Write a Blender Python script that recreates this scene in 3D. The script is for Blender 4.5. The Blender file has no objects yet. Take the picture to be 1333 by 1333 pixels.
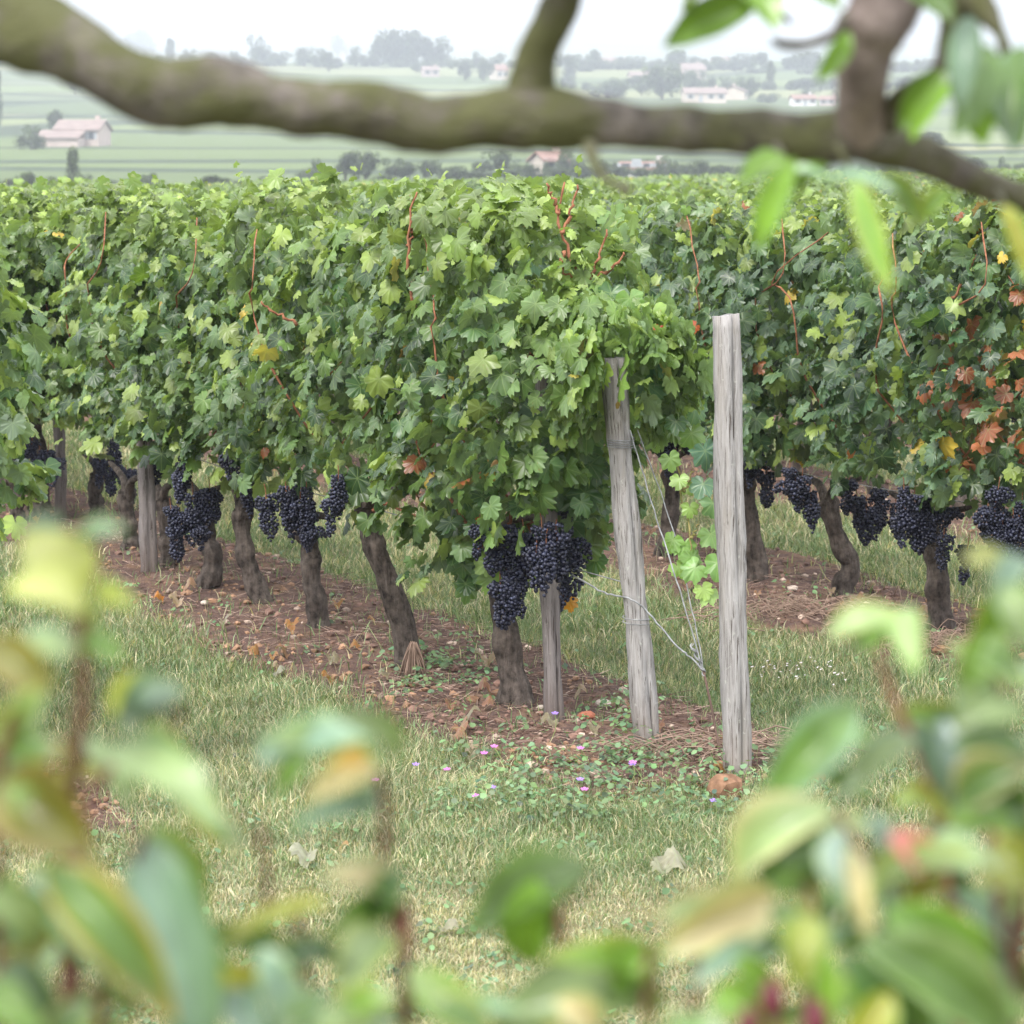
import bpy, math, random
import numpy as np
from mathutils import Vector, Matrix

random.seed(7)
rng = np.random.default_rng(11)
S = bpy.context.scene
COL = S.collection
R = math.radians

# ------------------------------------------------------------------ camera
H = 1.9            # eye height
F = 4473.0         # focal length in pixels of the 1333 px photograph
HOR = 222.0        # row of the eye-level horizon
ALPHA = math.atan((666.5 - HOR) / F)
cam_d = bpy.data.cameras.new('camera')
cam = bpy.data.objects.new('camera', cam_d); COL.objects.link(cam)
cam.location = (0, 0, H)
cam.rotation_euler = (math.pi / 2 - ALPHA, 0, 0)
cam_d.sensor_fit = 'HORIZONTAL'; cam_d.sensor_width = 14.9
cam_d.lens = 14.9 * F / 1333.0
cam_d.clip_start = 0.05; cam_d.clip_end = 20000
cam_d.dof.use_dof = True; cam_d.dof.focus_distance = 11.9; cam_d.dof.aperture_fstop = 4.0
S.camera = cam

# ------------------------------------------------------------------ light
SUN_EL, SUN_ROT = R(52), R(215)
W = bpy.data.worlds.new('World'); S.world = W; W.use_nodes = True
nt = W.node_tree; nt.nodes.clear()
wo = nt.nodes.new('ShaderNodeOutputWorld'); bg = nt.nodes.new('ShaderNodeBackground')
sky = nt.nodes.new('ShaderNodeTexSky'); sky.sky_type = 'NISHITA'; sky.sun_disc = False
sky.sun_elevation = SUN_EL; sky.sun_rotation = SUN_ROT; sky.dust_density = 3.0; sky.air_density = 1.0
mixw = nt.nodes.new('ShaderNodeMix'); mixw.data_type = 'RGBA'; mixw.inputs[0].default_value = 0.86
mixw.inputs[7].default_value = (9.2, 9.3, 9.6, 1)
nt.links.new(sky.outputs[0], mixw.inputs[6]); nt.links.new(mixw.outputs[2], bg.inputs[0])
bg.inputs[1].default_value = 0.12
nt.links.new(bg.outputs[0], wo.inputs[0])
sun_d = bpy.data.lights.new('sun', 'SUN'); sun_d.energy = 1.5; sun_d.angle = R(14); sun_d.color = (1.0, 0.96, 0.9)
sun = bpy.data.objects.new('sun', sun_d); COL.objects.link(sun)
sun.rotation_euler = (R(38), 0, R(-35) )   # light from behind-left of the camera, high
S.view_settings.view_transform = 'Standard'; S.view_settings.look = 'None'
S.view_settings.exposure = 1.52; S.view_settings.gamma = 1.0; S.view_settings.use_curve_mapping = False
S.cycles.max_bounces = 6; S.cycles.transmission_bounces = 3; S.cycles.diffuse_bounces = 3
S.cycles.use_denoising = True

# ------------------------------------------------------------------ geometry of the view
CA, SA = math.cos(ALPHA), math.sin(ALPHA)
def ray(px, py):
    u = (px - 666.5) / F; v = (666.5 - py) / F
    return np.array([u, CA + v * SA, -SA + v * CA])
def P(px, py, d):
    r = ray(px, py)
    return np.array([0, 0, H]) + r * (d / r[1])

ROWD = np.array([-0.385, 1.0]); ROWD /= np.linalg.norm(ROWD)      # along a vine row, away from the camera
ROWN = np.array([ROWD[1], -ROWD[0]])                               # across the rows, to the right
ROWANG = math.atan2(ROWD[1], ROWD[0])
ORG = np.array([0.01, 12.1])
SPACING = 2.5 * ROWD[1]
def row_off(x, y):            # signed distance across rows from the front row, and distance along it
    dx, dy = x - ORG[0], y - ORG[1]
    return dx * ROWN[0] + dy * ROWN[1], dx * ROWD[0] + dy * ROWD[1]

def fbm(x, y, s=1.0, seed=0.0, octs=4):
    v = np.zeros_like(np.asarray(x, float)); a = 1.0; f = s; t = 0
    for i in range(octs):
        p = seed * 7.3 + i * 2.1
        v = v + a * np.sin(x * f * 1.1 + 1.7 * np.sin(y * f * .83 + p) + p) * np.sin(y * f * 1.23 + 1.3 * np.sin(x * f * .71 + p * 1.7) + p * .6)
        t += a; a *= .55; f *= 2.03
    return v / t

TD = np.array([0, 140, 190, 260, 350, 450, 600, 900, 1250, 1550, 2000, 2600, 3400, 4500, 5600, 7000, 9000], float)
TY = np.array([0, 0, 0, 246, 240, 215, 186, 142, 104, 83, 92, 90, 80, 62, 54, 70, 90], float)
TZ = np.where(TD >= 260, H + (HOR - TY) / F * TD, 0.0); TZ[2] = -2.2; TZ[3] = H - 30 / F * 260
def smooth(a, b, x):
    t = np.clip((x - a) / (b - a), 0, 1); return t * t * (3 - 2 * t)
def soilmask(x, y):
    o, s = row_off(x, y)
    o = o + 0.10 * fbm(x, y, 1.7, 3)
    k = np.round(o / SPACING); d = np.abs(o - k * SPACING)
    s0 = np.where(k <= -1, 1.2 - 3.0, -1.75) + np.where(k >= 1, -3, 0)
    w = 0.52 + 0.13 * fbm(x, y, 1.1, 5)
    m = 1 - smooth(w - .16, w + .16, d)
    m = m * smooth(s0 - .25, s0 + .15, s)
    return m * (1 - smooth(140, 150, y))
def elev(x, y):
    x = np.asarray(x, float); y = np.asarray(y, float)
    z = np.interp(y, TD, TZ)
    far = smooth(250, 700, y)
    z = z * (1 + far * .05 * fbm(x / 400, y / 500, 1, 2))
    z = z + far * smooth(2500, 4500, y) * 22 * fbm(x / 500, y / 4000, 1.3, 9)
    z = z + .018 * x * smooth(30, 110, y) * (1 - smooth(150, 300, y))
    near = 1 - smooth(40, 80, np.abs(y))
    z = z + near * (.022 * fbm(x, y, 1.3, 1) + .010 * fbm(x, y, 5.0, 4))
    sm = soilmask(x, y)
    z = z + near * sm * (.045 + .024 * fbm(x, y, 9, 6) + .014 * fbm(x, y, 27, 8))
    return z
def ground(px, py, lift=0.0):
    r = ray(px, py); d = 5.0; step = .02
    o = np.array([0, 0, H])
    p = o + r * (d / r[1])
    dd = np.geomspace(5, 9000, 5200); pp = o + r * (dd / r[1])[:, None]
    hit = np.nonzero(pp[:, 2] < elev(pp[:, 0], pp[:, 1]) + lift)[0]
    return pp[hit[0]] if len(hit) else pp[-1]

# ------------------------------------------------------------------ mesh helpers
def mesh_np(name, verts, tris, mats, col=None, uv=None, smooth_=True, midx=None, nper=3):
    """verts Nx3, tris Mxnper (nper 3 or 4)"""
    me = bpy.data.meshes.new(name)
    verts = np.ascontiguousarray(verts, dtype=np.float32); tris = np.ascontiguousarray(tris, dtype=np.int32)
    me.vertices.add(len(verts)); me.vertices.foreach_set('co', verts.ravel())
    me.loops.add(tris.size); me.loops.foreach_set('vertex_index', tris.ravel())
    me.polygons.add(len(tris)); me.polygons.foreach_set('loop_start', np.arange(0, tris.size, nper, dtype=np.int32))
    if midx is not None: me.polygons.foreach_set('material_index', np.asarray(midx, dtype=np.int32))
    me.polygons.foreach_set('use_smooth', np.full(len(tris), smooth_, dtype=bool))
    for m in (mats if isinstance(mats, (list, tuple)) else [mats]): me.materials.append(m)
    if col is not None:
        a = me.color_attributes.new('col', 'FLOAT_COLOR', 'POINT')
        c = np.ones((len(verts), 4), np.float32); c[:, :3] = col; a.data.foreach_set('color', c.ravel())
    if uv is not None:
        l = me.uv_layers.new(name='UVMap'); l.data.foreach_set('uv', np.ascontiguousarray(uv[tris.ravel()], dtype=np.float32).ravel())
    me.update(calc_edges=True)
    return me

def tube(path, radii, n=10, bump=0.0, ridges=0, seed=0, cap=True):
    """swept tube; returns verts, quads-as-tris"""
    path = np.asarray(path, float); radii = np.asarray(radii, float)
    m = len(path); V = []
    t = np.gradient(path, axis=0); t /= np.linalg.norm(t, axis=1)[:, None] + 1e-9
    ref = np.array([0.0, 0, 1]) if abs(t[0][2]) < .8 else np.array([1.0, 0, 0])
    r_ = np.random.default_rng(seed)
    ph = r_.uniform(0, 6.28, 6)
    for i in range(m):
        a = np.cross(t[i], ref); a /= np.linalg.norm(a) + 1e-9; b = np.cross(t[i], a)
        ref = -b if False else ref
        th = np.linspace(0, 2 * math.pi, n, endpoint=False)
        rr = radii[i] * (1 + bump * (np.sin(3 * th + i * .55 + ph[0]) * .5 + np.sin(2 * th - i * .9 + ph[1]) * .5 + .6 * r_.normal(0, 1, n) * .5))
        if ridges: rr = rr * (1 + .10 * np.sin(ridges * th + ph[2] + .4 * math.sin(i * .4)))
        V.append(path[i] + np.outer(np.cos(th) * rr, a) + np.outer(np.sin(th) * rr, b))
    V = np.vstack(V); T = []
    for i in range(m - 1):
        for j in range(n):
            a = i * n + j; b = i * n + (j + 1) % n; c = a + n; d = b + n
            T += [(a, b, d), (a, d, c)]
    if cap:
        V = np.vstack([V, path[0], path[-1]]); c0 = m * n; c1 = c0 + 1
        for j in range(n):
            T.append((c0, (j + 1) % n, j)); T.append((c1, (m - 1) * n + j, (m - 1) * n + (j + 1) % n))
    return V, np.array(T)
def resample(pts, k):
    pts = np.asarray(pts, float); n = len(pts)
    if n == 2: return pts[0] + np.linspace(0, 1, k)[:, None] * (pts[1] - pts[0])
    t = np.linspace(0, n - 1, k); out = []
    for u in t:
        i = min(int(u), n - 2); f = u - i
        p0 = pts[max(i - 1, 0)]; p1 = pts[i]; p2 = pts[i + 1]; p3 = pts[min(i + 2, n - 1)]
        out.append(.5 * ((2 * p1) + (-p0 + p2) * f + (2 * p0 - 5 * p1 + 4 * p2 - p3) * f * f + (-p0 + 3 * p1 - 3 * p2 + p3) * f ** 3))
    return np.array(out)
def join(parts):
    V = []; T = []; o = 0
    for v, t in parts:
        V.append(v); T.append(np.asarray(t) + o); o += len(v)
    return np.vstack(V), np.vstack(T)

def link(o, parent=None):
    COL.objects.link(o)
    if parent is not None: o.parent = parent
    return o
def tag(o, label, cat, group=None):
    o['label'] = label; o['category'] = cat
    if group: o['group'] = group
    return o
def thing(name, label, cat, loc=(0, 0, 0), rz=0.0, group=None):
    o = bpy.data.objects.new(name, None); o.empty_display_size = .1
    o.location = [float(c) for c in loc]; o.rotation_euler = (0, 0, rz); link(o)
    return tag(o, label, cat, group)
def obj(name, me, parent=None, loc=(0, 0, 0), rot=(0, 0, 0), sc=1.0):
    o = bpy.data.objects.new(name, me); o.location = [float(c) for c in loc]; o.rotation_euler = rot
    o.scale = (sc, sc, sc) if not hasattr(sc, '__len__') else sc
    return link(o, parent)
def copy_tree(o, parent=None):
    c = o.copy(); COL.objects.link(c)
    if parent is not None: c.parent = parent
    for ch in list(o.children): copy_tree(ch, c)
    return c

# ------------------------------------------------------------------ materials
def nmat(name):
    m = bpy.data.materials.new(name); m.use_nodes = True
    n = m.node_tree; n.nodes.clear()
    out = n.nodes.new('ShaderNodeOutputMaterial'); b = n.nodes.new('ShaderNodeBsdfPrincipled')
    n.links.new(b.outputs[0], out.inputs[0])
    return m, n, b, out
def N(n, t, **k):
    x = n.nodes.new(t)
    for a, v in k.items(): setattr(x, a, v)
    return x
def math_(n, op, a, b=None, c=None):
    x = N(n, 'ShaderNodeMath', operation=op)
    for i, v in enumerate((a, b, c)):
        if v is None: continue
        if isinstance(v, (int, float)): x.inputs[i].default_value = v
        else: n.links.new(v, x.inputs[i])
    return x.outputs[0]
def mix_(n, f, a, b, blend='MIX'):
    x = N(n, 'ShaderNodeMix', data_type='RGBA', blend_type=blend)
    for i, v in ((0, f), (6, a), (7, b)):
        if isinstance(v, (int, float)): x.inputs[i].default_value = v
        elif isinstance(v, tuple): x.inputs[i].default_value = (*v, 1)
        else: n.links.new(v, x.inputs[i])
    return x.outputs[2]
def noise(n, scale, detail=4, rough=.55, vec=None, sc3=None, dist=0):
    x = N(n, 'ShaderNodeTexNoise'); x.inputs['Scale'].default_value = scale
    x.inputs['Detail'].default_value = detail; x.inputs['Roughness'].default_value = rough; x.inputs['Distortion'].default_value = dist
    if vec is None:
        tc = N(n, 'ShaderNodeTexCoord'); vec = tc.outputs['Object']
    if sc3:
        mp = N(n, 'ShaderNodeMapping'); mp.inputs['Scale'].default_value = sc3; n.links.new(vec, mp.inputs[0]); vec = mp.outputs[0]
    n.links.new(vec, x.inputs['Vector'])
    return x.outputs['Fac']
def ramp(n, f, stops):
    x = N(n, 'ShaderNodeValToRGB'); e = x.color_ramp.elements
    while len(e) < len(stops): e.new(.5)
    for k, (p, c) in enumerate(stops):
        e[k].position = p; e[k].color = (*c, 1) if hasattr(c, '__len__') else (c, c, c, 1)
    n.links.new(f, x.inputs[0]); return x.outputs[0]
def bumpn(n, b, h, strength=.5, dist=.01):
    x = N(n, 'ShaderNodeBump'); x.inputs['Strength'].default_value = strength; x.inputs['Distance'].default_value = dist
    n.links.new(h, x.inputs['Height']); n.links.new(x.outputs[0], b.inputs['Normal'])

def leaf_mat(name, veins=True, trans=.30, rough=.42, spec=.45, under=(.62, .74, .60), under_f=.35, mottling=12):
    m, n, b, out = nmat(name)
    a = N(n, 'ShaderNodeAttribute', attribute_name='col')
    c = a.outputs['Color']
    nz = noise(n, mottling, 3)
    sp_ = ramp(n, noise(n, mottling * 7, 2), [(.70, 0.0), (.74, .6)])
    c = mix_(n, 1.0, c, ramp(n, nz, [(.3, .66), (.7, 1.28)]), 'MULTIPLY')
    if mottling == 12: c = mix_(n, sp_, c, (.20, .13, .05))
    if veins:
        uv = N(n, 'ShaderNodeUVMap'); sx = N(n, 'ShaderNodeSeparateXYZ'); n.links.new(uv.outputs[0], sx.inputs[0])
        u = math_(n, 'SUBTRACT', sx.outputs[0], .5); v = math_(n, 'SUBTRACT', sx.outputs[1], .5)
        th = math_(n, 'ARCTAN2', u, v)
        r = math_(n, 'SQRT', math_(n, 'ADD', math_(n, 'MULTIPLY', u, u), math_(n, 'MULTIPLY', v, v)))
        d = math_(n, 'MULTIPLY', r, math_(n, 'ABSOLUTE', math_(n, 'SINE', math_(n, 'MULTIPLY', th, 3.6))))
        vm = math_(n, 'SUBTRACT', 1.0, math_(n, 'MULTIPLY', d, 22.0))
        vm = math_(n, 'MAXIMUM', vm, 0.0); vm = math_(n, 'MULTIPLY', vm, .45)
        c = mix_(n, vm, c, (.26, .34, .13))
    geo = N(n, 'ShaderNodeNewGeometry')
    cu = mix_(n, under_f, c, under, 'MIX')
    cu = mix_(n, .75 if under_f else 0.0, c, mix_(n, 1.0, cu, (.55, .62, .5), 'MULTIPLY'))
    cc = mix_(n, geo.outputs['Backfacing'], c, cu)
    n.links.new(cc, b.inputs['Base Color'])
    b.inputs['Roughness'].default_value = rough; b.inputs['Specular IOR Level'].default_value = spec
    tr = N(n, 'ShaderNodeBsdfTranslucent'); n.links.new(mix_(n, 1.0, cc, (1.5, 1.5, .55), 'MULTIPLY'), tr.inputs[0])
    mx = N(n, 'ShaderNodeMixShader'); mx.inputs[0].default_value = trans
    n.links.new(b.outputs[0], mx.inputs[1]); n.links.new(tr.outputs[0], mx.inputs[2]); n.links.new(mx.outputs[0], out.inputs[0])
    return m
M = {}
M['vine_leaf'] = leaf_mat('vine_leaf', rough=.38, spec=.5, trans=.33)
M['far_leaf'] = leaf_mat('far_leaf', veins=False, rough=.6, spec=.2, mottling=3)
M['pear_leaf'] = leaf_mat('pear_leaf', veins=False, trans=.28, rough=.33, spec=.6, mottling=25)
M['litter'] = leaf_mat('dry_litter', veins=False, trans=0.0, rough=.9, spec=.1, under_f=0.0, mottling=6)
M['grass'] = leaf_mat('grass_blade', veins=False, trans=.25, rough=.6, spec=.2, mottling=4)

def bark(name, dark, light, moss=None, scale=1.0, stretch=(14, 14, 2.2), bump=.9, bd=.012):
    m, n, b, out = nmat(name)
    f = noise(n, 3 * scale, 6, .7, sc3=stretch)
    c = ramp(n, f, [(.38, dark), (.50, tuple((a + b) * .42 for a, b in zip(dark, light))), (.66, light)])
    g = noise(n, 26 * scale, 6, .7)
    c = mix_(n, .5, c, ramp(n, g, [(.36, tuple(.5 * x for x in dark)), (.64, tuple(1.3 * x for x in light))]))
    if moss:
        mo = ramp(n, noise(n, 14 * scale, 7, .7), [(.42, 0.0), (.56, 1.0)])
        c = mix_(n, mo, c, moss)
    n.links.new(c, b.inputs['Base Color']); b.inputs['Roughness'].default_value = .9; b.inputs['Specular IOR Level'].default_value = .2
    bumpn(n, b, f, bump, bd)
    return m
M['vine_bark'] = bark('vine_bark', (.016, .012, .010), (.15, .122, .105), stretch=(11, 11, 1.6), bump=1.0, bd=.03)
M['cane'] = bark('cane_bark', (.16, .055, .030), (.33, .15, .085), scale=2, bump=.3, bd=.002)
M['young_cane'] = bark('young_cane_bark', (.20, .22, .06), (.26, .20, .09), scale=2, bump=.2, bd=.002)
M['pear_bark'] = bark('pear_bark', (.042, .036, .030), (.150, .132, .118), moss=(.072, .074, .032), stretch=(2, 3, 3), bump=1.0, bd=.02)
M['pear_pale'] = bark('pear_bark_pale', (.11, .085, .075), (.25, .205, .19), stretch=(2, 2, 2), bump=.6)
M['shrub_stem'] = bark('shrub_stem_bark', (.06, .025, .018), (.15, .065, .045), bump=.2, bd=.002)
M['tree_bark'] = bark('tree_bark', (.06, .05, .04), (.12, .10, .08), scale=.3)

def wood_mat(name='weathered_wood', tone=(1, 1, 1)):
    m, n, b, out = nmat(name)
    f = noise(n, 3, 8, .7, sc3=(24, 24, 2.4), dist=.4); g = noise(n, 2.0, 4, .6, sc3=(9, 9, 1.2)); k = noise(n, 7, 4, .6, sc3=(22, 22, .55))
    c = ramp(n, f, [(.26, (.11, .10, .095)), (.46, (.265, .252, .245)), (.72, (.40, .385, .38))])
    c = mix_(n, ramp(n, g, [(.50, 0.0), (.66, .4)]), c, (.22, .19, .155))
    c = mix_(n, ramp(n, k, [(.58, 0.0), (.64, .9)]), c, (.05, .038, .03))
    lo = noise(n, 40, 3)
    tcz = N(n, 'ShaderNodeTexCoord'); sz_ = N(n, 'ShaderNodeSeparateXYZ'); n.links.new(tcz.outputs['Object'], sz_.inputs[0])
    dirt = math_(n, 'SUBTRACT', .9, math_(n, 'MULTIPLY', math_(n, 'ADD', sz_.outputs[2], math_(n, 'MULTIPLY', g, .22)), 3.2)); dirt = math_(n, 'MINIMUM', math_(n, 'MAXIMUM', dirt, 0.0), .75)
    c = mix_(n, dirt, c, (.17, .125, .095))
    c = mix_(n, ramp(n, lo, [(.66, 0.0), (.72, .5)]), c, (.42, .43, .38))
    c = mix_(n, 1.0, c, tone, 'MULTIPLY')
    n.links.new(c, b.inputs['Base Color']); b.inputs['Roughness'].default_value = .88; b.inputs['Specular IOR Level'].default_value = .2
    bumpn(n, b, f, .8, .006)
    return m
M['wood'] = wood_mat(); M['wood_dark'] = wood_mat('old_grey_wood', (.62, .58, .58)); M['wood_pale'] = wood_mat('pale_grey_wood', (1.12, 1.1, 1.08))

def grape_mat():
    m, n, b, out = nmat('grape_skin')
    f = noise(n, 60, 3)
    c = ramp(n, f, [(.36, (.006, .006, .014)), (.54, (.016, .018, .040)), (.74, (.075, .085, .145))])
    n.links.new(c, b.inputs['Base Color']); b.inputs['Roughness'].default_value = .5; b.inputs['Specular IOR Level'].default_value = .45
    return m
M['grape'] = grape_mat()
def plain(name, c, rough=.7, spec=.3, metal=0, var=.25, scale=8):
    m, n, b, out = nmat(name)
    f = noise(n, scale, 4)
    n.links.new(mix_(n, 1.0, c, ramp(n, f, [(.3, 1 - var), (.7, 1 + var)]), 'MULTIPLY'), b.inputs['Base Color'])
    b.inputs['Roughness'].default_value = rough; b.inputs['Specular IOR Level'].default_value = spec; b.inputs['Metallic'].default_value = metal
    return m
M['wire'] = plain('galvanised_wire', (.27, .275, .28), .65, .4, .4, var=.4, scale=30)
M['rust'] = plain('rusty_rod', (.09, .055, .042), .8)
M['clod'] = plain('clay_clod', (.20, .115, .072), .95, .1, scale=30, var=.45)
M['stone'] = plain('pale_stone', (.50, .42, .36), .9, .2, scale=20)
M['brick'] = plain('brick_shard', (.36, .13, .08), .9, .2, scale=20)
M['pink'] = plain('mallow_petal', (.55, .15, .48), .6)
M['violet'] = plain('violet_petal', (.27, .17, .55), .6)
M['white_petal'] = plain('white_petal', (.55, .50, .48), .6)
M['weedstem'] = plain('weed_stem', (.22, .27, .10), .7)
M['redbud'] = plain('red_bud', (.10, .02, .028), .5)
M['pinkleaf'] = plain('coral_leaf', (.55, .20, .17), .5)

def ground_mat():
    m, n, b, out = nmat('ground_soil_and_turf')
    at = N(n, 'ShaderNodeAttribute', attribute_name='col'); sp = N(n, 'ShaderNodeSeparateColor'); n.links.new(at.outputs['Color'], sp.inputs[0])
    geo = N(n, 'ShaderNodeNewGeometry'); pos = geo.outputs['Position']
    n1 = noise(n, 7, 6, .7, pos); n2 = noise(n, 45, 4, .7, pos); n3 = noise(n, .9, 3, .5, pos)
    soil = ramp(n, n1, [(.35, (.035, .024, .022)), (.49, (.098, .060, .048)), (.62, (.24, .145, .080))])
    soil = mix_(n, .6, soil, ramp(n, n2, [(.3, (.045, .028, .025)), (.7, (.19, .125, .105))]))
    turf = ramp(n, n3, [(.35, (.10, .12, .045)), (.65, (.21, .19, .10))])
    turf = mix_(n, .5, turf, ramp(n, n2, [(.3, (.06, .06, .03)), (.7, (.24, .21, .12))]))
    sm = math_(n, 'ADD', sp.outputs[0], math_(n, 'MULTIPLY', math_(n, 'SUBTRACT', n1, .5), .9))
    sm = math_(n, 'MINIMUM', math_(n, 'MAXIMUM', math_(n, 'MULTIPLY', math_(n, 'SUBTRACT', sm, .28), 4.0), 0.0), 1.0)
    c = mix_(n, sm, turf, soil)
    # far country: vine fields in patches
    mp = N(n, 'ShaderNodeMapping'); mp.inputs['Scale'].default_value = (1 / 260., 1 / 120., 0); mp.inputs['Rotation'].default_value = (0, 0, .12)
    n.links.new(pos, mp.inputs[0])
    vo = N(n, 'ShaderNodeTexVoronoi'); vo.inputs['Scale'].default_value = 1.0; n.links.new(mp.outputs[0], vo.inputs['Vector'])
    sv = N(n, 'ShaderNodeSeparateColor'); n.links.new(vo.outputs['Color'], sv.inputs[0])
    fc = ramp(n, sv.outputs[0], [(.0, (.095, .125, .055)), (.4, (.125, .165, .060)), (.7, (.165, .20, .085)), (.9, (.24, .235, .12)), (1.0, (.10, .13, .06))])
    wv = N(n, 'ShaderNodeTexWave', bands_direction='Y'); wv.inputs['Scale'].default_value = .16; wv.inputs['Distortion'].default_value = 1.2; wv.inputs['Detail'].default_value = 2
    n.links.new(pos, wv.inputs['Vector'])
    fc = mix_(n, .45, fc, mix_(n, 1.0, fc, ramp(n, wv.outputs['Fac'], [(.3, .55), (.7, 1.35)]), 'MULTIPLY'))
    ve = N(n, 'ShaderNodeTexVoronoi', feature='DISTANCE_TO_EDGE'); ve.inputs['Scale'].default_value = 1.0; n.links.new(mp.outputs[0], ve.inputs['Vector'])
    fc = mix_(n, ramp(n, ve.outputs['Distance'], [(.018, .9), (.05, 0.0)]), fc, (.035, .05, .03))
    fc = mix_(n, ramp(n, noise(n, .004, 5, .6, pos), [(.4, 0.0), (.65, .35)]), fc, (.05, .085, .04))
    c = mix_(n, sp.outputs[1], c, fc)
    n.links.new(c, b.inputs['Base Color']); b.inputs['Roughness'].default_value = .95; b.inputs['Specular IOR Level'].default_value = .1
    h = math_(n, 'ADD', n1, math_(n, 'MULTIPLY', n2, .5))
    bumpn(n, b, h, .9, .03)
    return m
M['ground'] = ground_mat()

# ------------------------------------------------------------------ ground: one sheet to the horizon
def axis(core, fine, far, growth):
    v = [0.0]; s = fine
    while v[-1] < core: v.append(v[-1] + fine)
    while v[-1] < far: s *= growth; v.append(v[-1] + s)
    return np.array(v)
xa = axis(3.6, .05, 7000, 1.10); xs = np.concatenate([-xa[:0:-1], xa])
ya = axis(14, .05, 9500, 1.035) + 7.0
ys = np.concatenate([np.array([-60, -30, -15, -8, -4, -2, 0, 1.5, 3, 4.5, 5.5, 6.3]), ya])
GX, GY = np.meshgrid(xs, ys); GZ = elev(GX, GY)
nx, ny = len(xs), len(ys)
idx = np.arange(nx * ny).reshape(ny, nx)
quads = np.stack([idx[:-1, :-1], idx[:-1, 1:], idx[1:, 1:], idx[1:, :-1]], -1).reshape(-1, 4)
gc = np.zeros((nx * ny, 3)); gc[:, 0] = soilmask(GX, GY).ravel(); gc[:, 1] = smooth(140, 190, GY).ravel()
g = obj('ground', mesh_np('ground', np.stack([GX, GY, GZ], -1).reshape(-1, 3), quads, M['ground'], col=gc, nper=4))
g['kind'] = 'structure'

# ------------------------------------------------------------------ haze
def box_mesh(name, lo, hi, mat):
    x0, y0, z0 = lo; x1, y1, z1 = hi
    v = [(x0, y0, z0), (x1, y0, z0), (x1, y1, z0), (x0, y1, z0), (x0, y0, z1), (x1, y0, z1), (x1, y1, z1), (x0, y1, z1)]
    f = [(0, 3, 2, 1), (4, 5, 6, 7), (0, 1, 5, 4), (1, 2, 6, 5), (2, 3, 7, 6), (3, 0, 4, 7)]
    me = bpy.data.meshes.new(name); me.from_pydata(v, [], f); me.materials.append(mat); return me
hz = bpy.data.materials.new('air_haze'); hz.use_nodes = True
hn = hz.node_tree; hn.nodes.clear(); ho = hn.nodes.new('ShaderNodeOutputMaterial'); pv = hn.nodes.new('ShaderNodeVolumePrincipled')
pv.inputs['Color'].default_value = (.86, .93, 1.0, 1); pv.inputs['Density'].default_value = .00050; pv.inputs['Anisotropy'].default_value = .1
hn.links.new(pv.outputs[0], ho.inputs['Volume'])
haze = obj('haze', box_mesh('haze', (-7600, -70, float(GZ.min()) - 2), (7600, 10600, float(GZ.max()) + 25), hz)); haze['kind'] = 'stuff'

# ------------------------------------------------------------------ leaf templates
def vine_template(detail, seed):
    r_ = np.random.default_rng(seed)
    half = [(0, 1.0), (8, .90), (15, .95), (24, .80), (31, .71), (38, .82), (45, .86), (52, .96), (60, .86), (68, .85), (77, .69), (86, .74), (96, .82), (106, .84), (116, .72), (128, .70), (142, .62), (156, .5), (168, .3), (177, .08)]
    if detail == 0: half = [(0, 1.0), (26, .78), (50, .95), (78, .72), (102, .82), (140, .62), (176, .08)]
    a = [h[0] for h in half] + [-h[0] for h in half[:0:-1]]
    rr = np.array([h[1] for h in half] + [h[1] for h in half[:0:-1]]) * r_.uniform(.90, 1.08, len(a)) * r_.uniform(.9, 1.1)
    th = np.radians(a); x = np.sin(th) * rr * .95; y = np.cos(th) * rr
    fx, fy, wv = r_.uniform(.05, .5), r_.uniform(-.15, .5), r_.uniform(-.16, .16)
    z = -fx * x * x - fy * y * y * np.sign(y + .3) + wv * np.sin(3 * th) * rr + r_.normal(0, .055, len(a))
    n = len(a)
    if detail == 0:
        V = np.vstack([[0, 0, .03], np.stack([x, y, z], -1)])
        T = [(0, 1 + (i + 1) % n, 1 + i) for i in range(n)]
    else:
        k = .52; zi = z * .28 + .02 - .03 * np.abs(np.sin(th * 3.6))
        V = np.vstack([[0, 0, .0], np.stack([x * k, y * k, zi], -1), np.stack([x, y, z], -1)])
        T = [(0, 1 + (i + 1) % n, 1 + i) for i in range(n)]
        for i in range(n):
            j = (i + 1) % n
            T += [(1 + i, 1 + j, 1 + n + j), (1 + i, 1 + n + j, 1 + n + i)]
    V[:, 1] += 0.0
    V *= .56          # unit leaf about 1 wide
    uv = V[:, :2] / 1.12 + .5
    return V, np.array(T), uv
VT_HI = [vine_template(1, s) for s in range(12)]
VT_LO = [vine_template(0, s) for s in range(4)]

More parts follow.
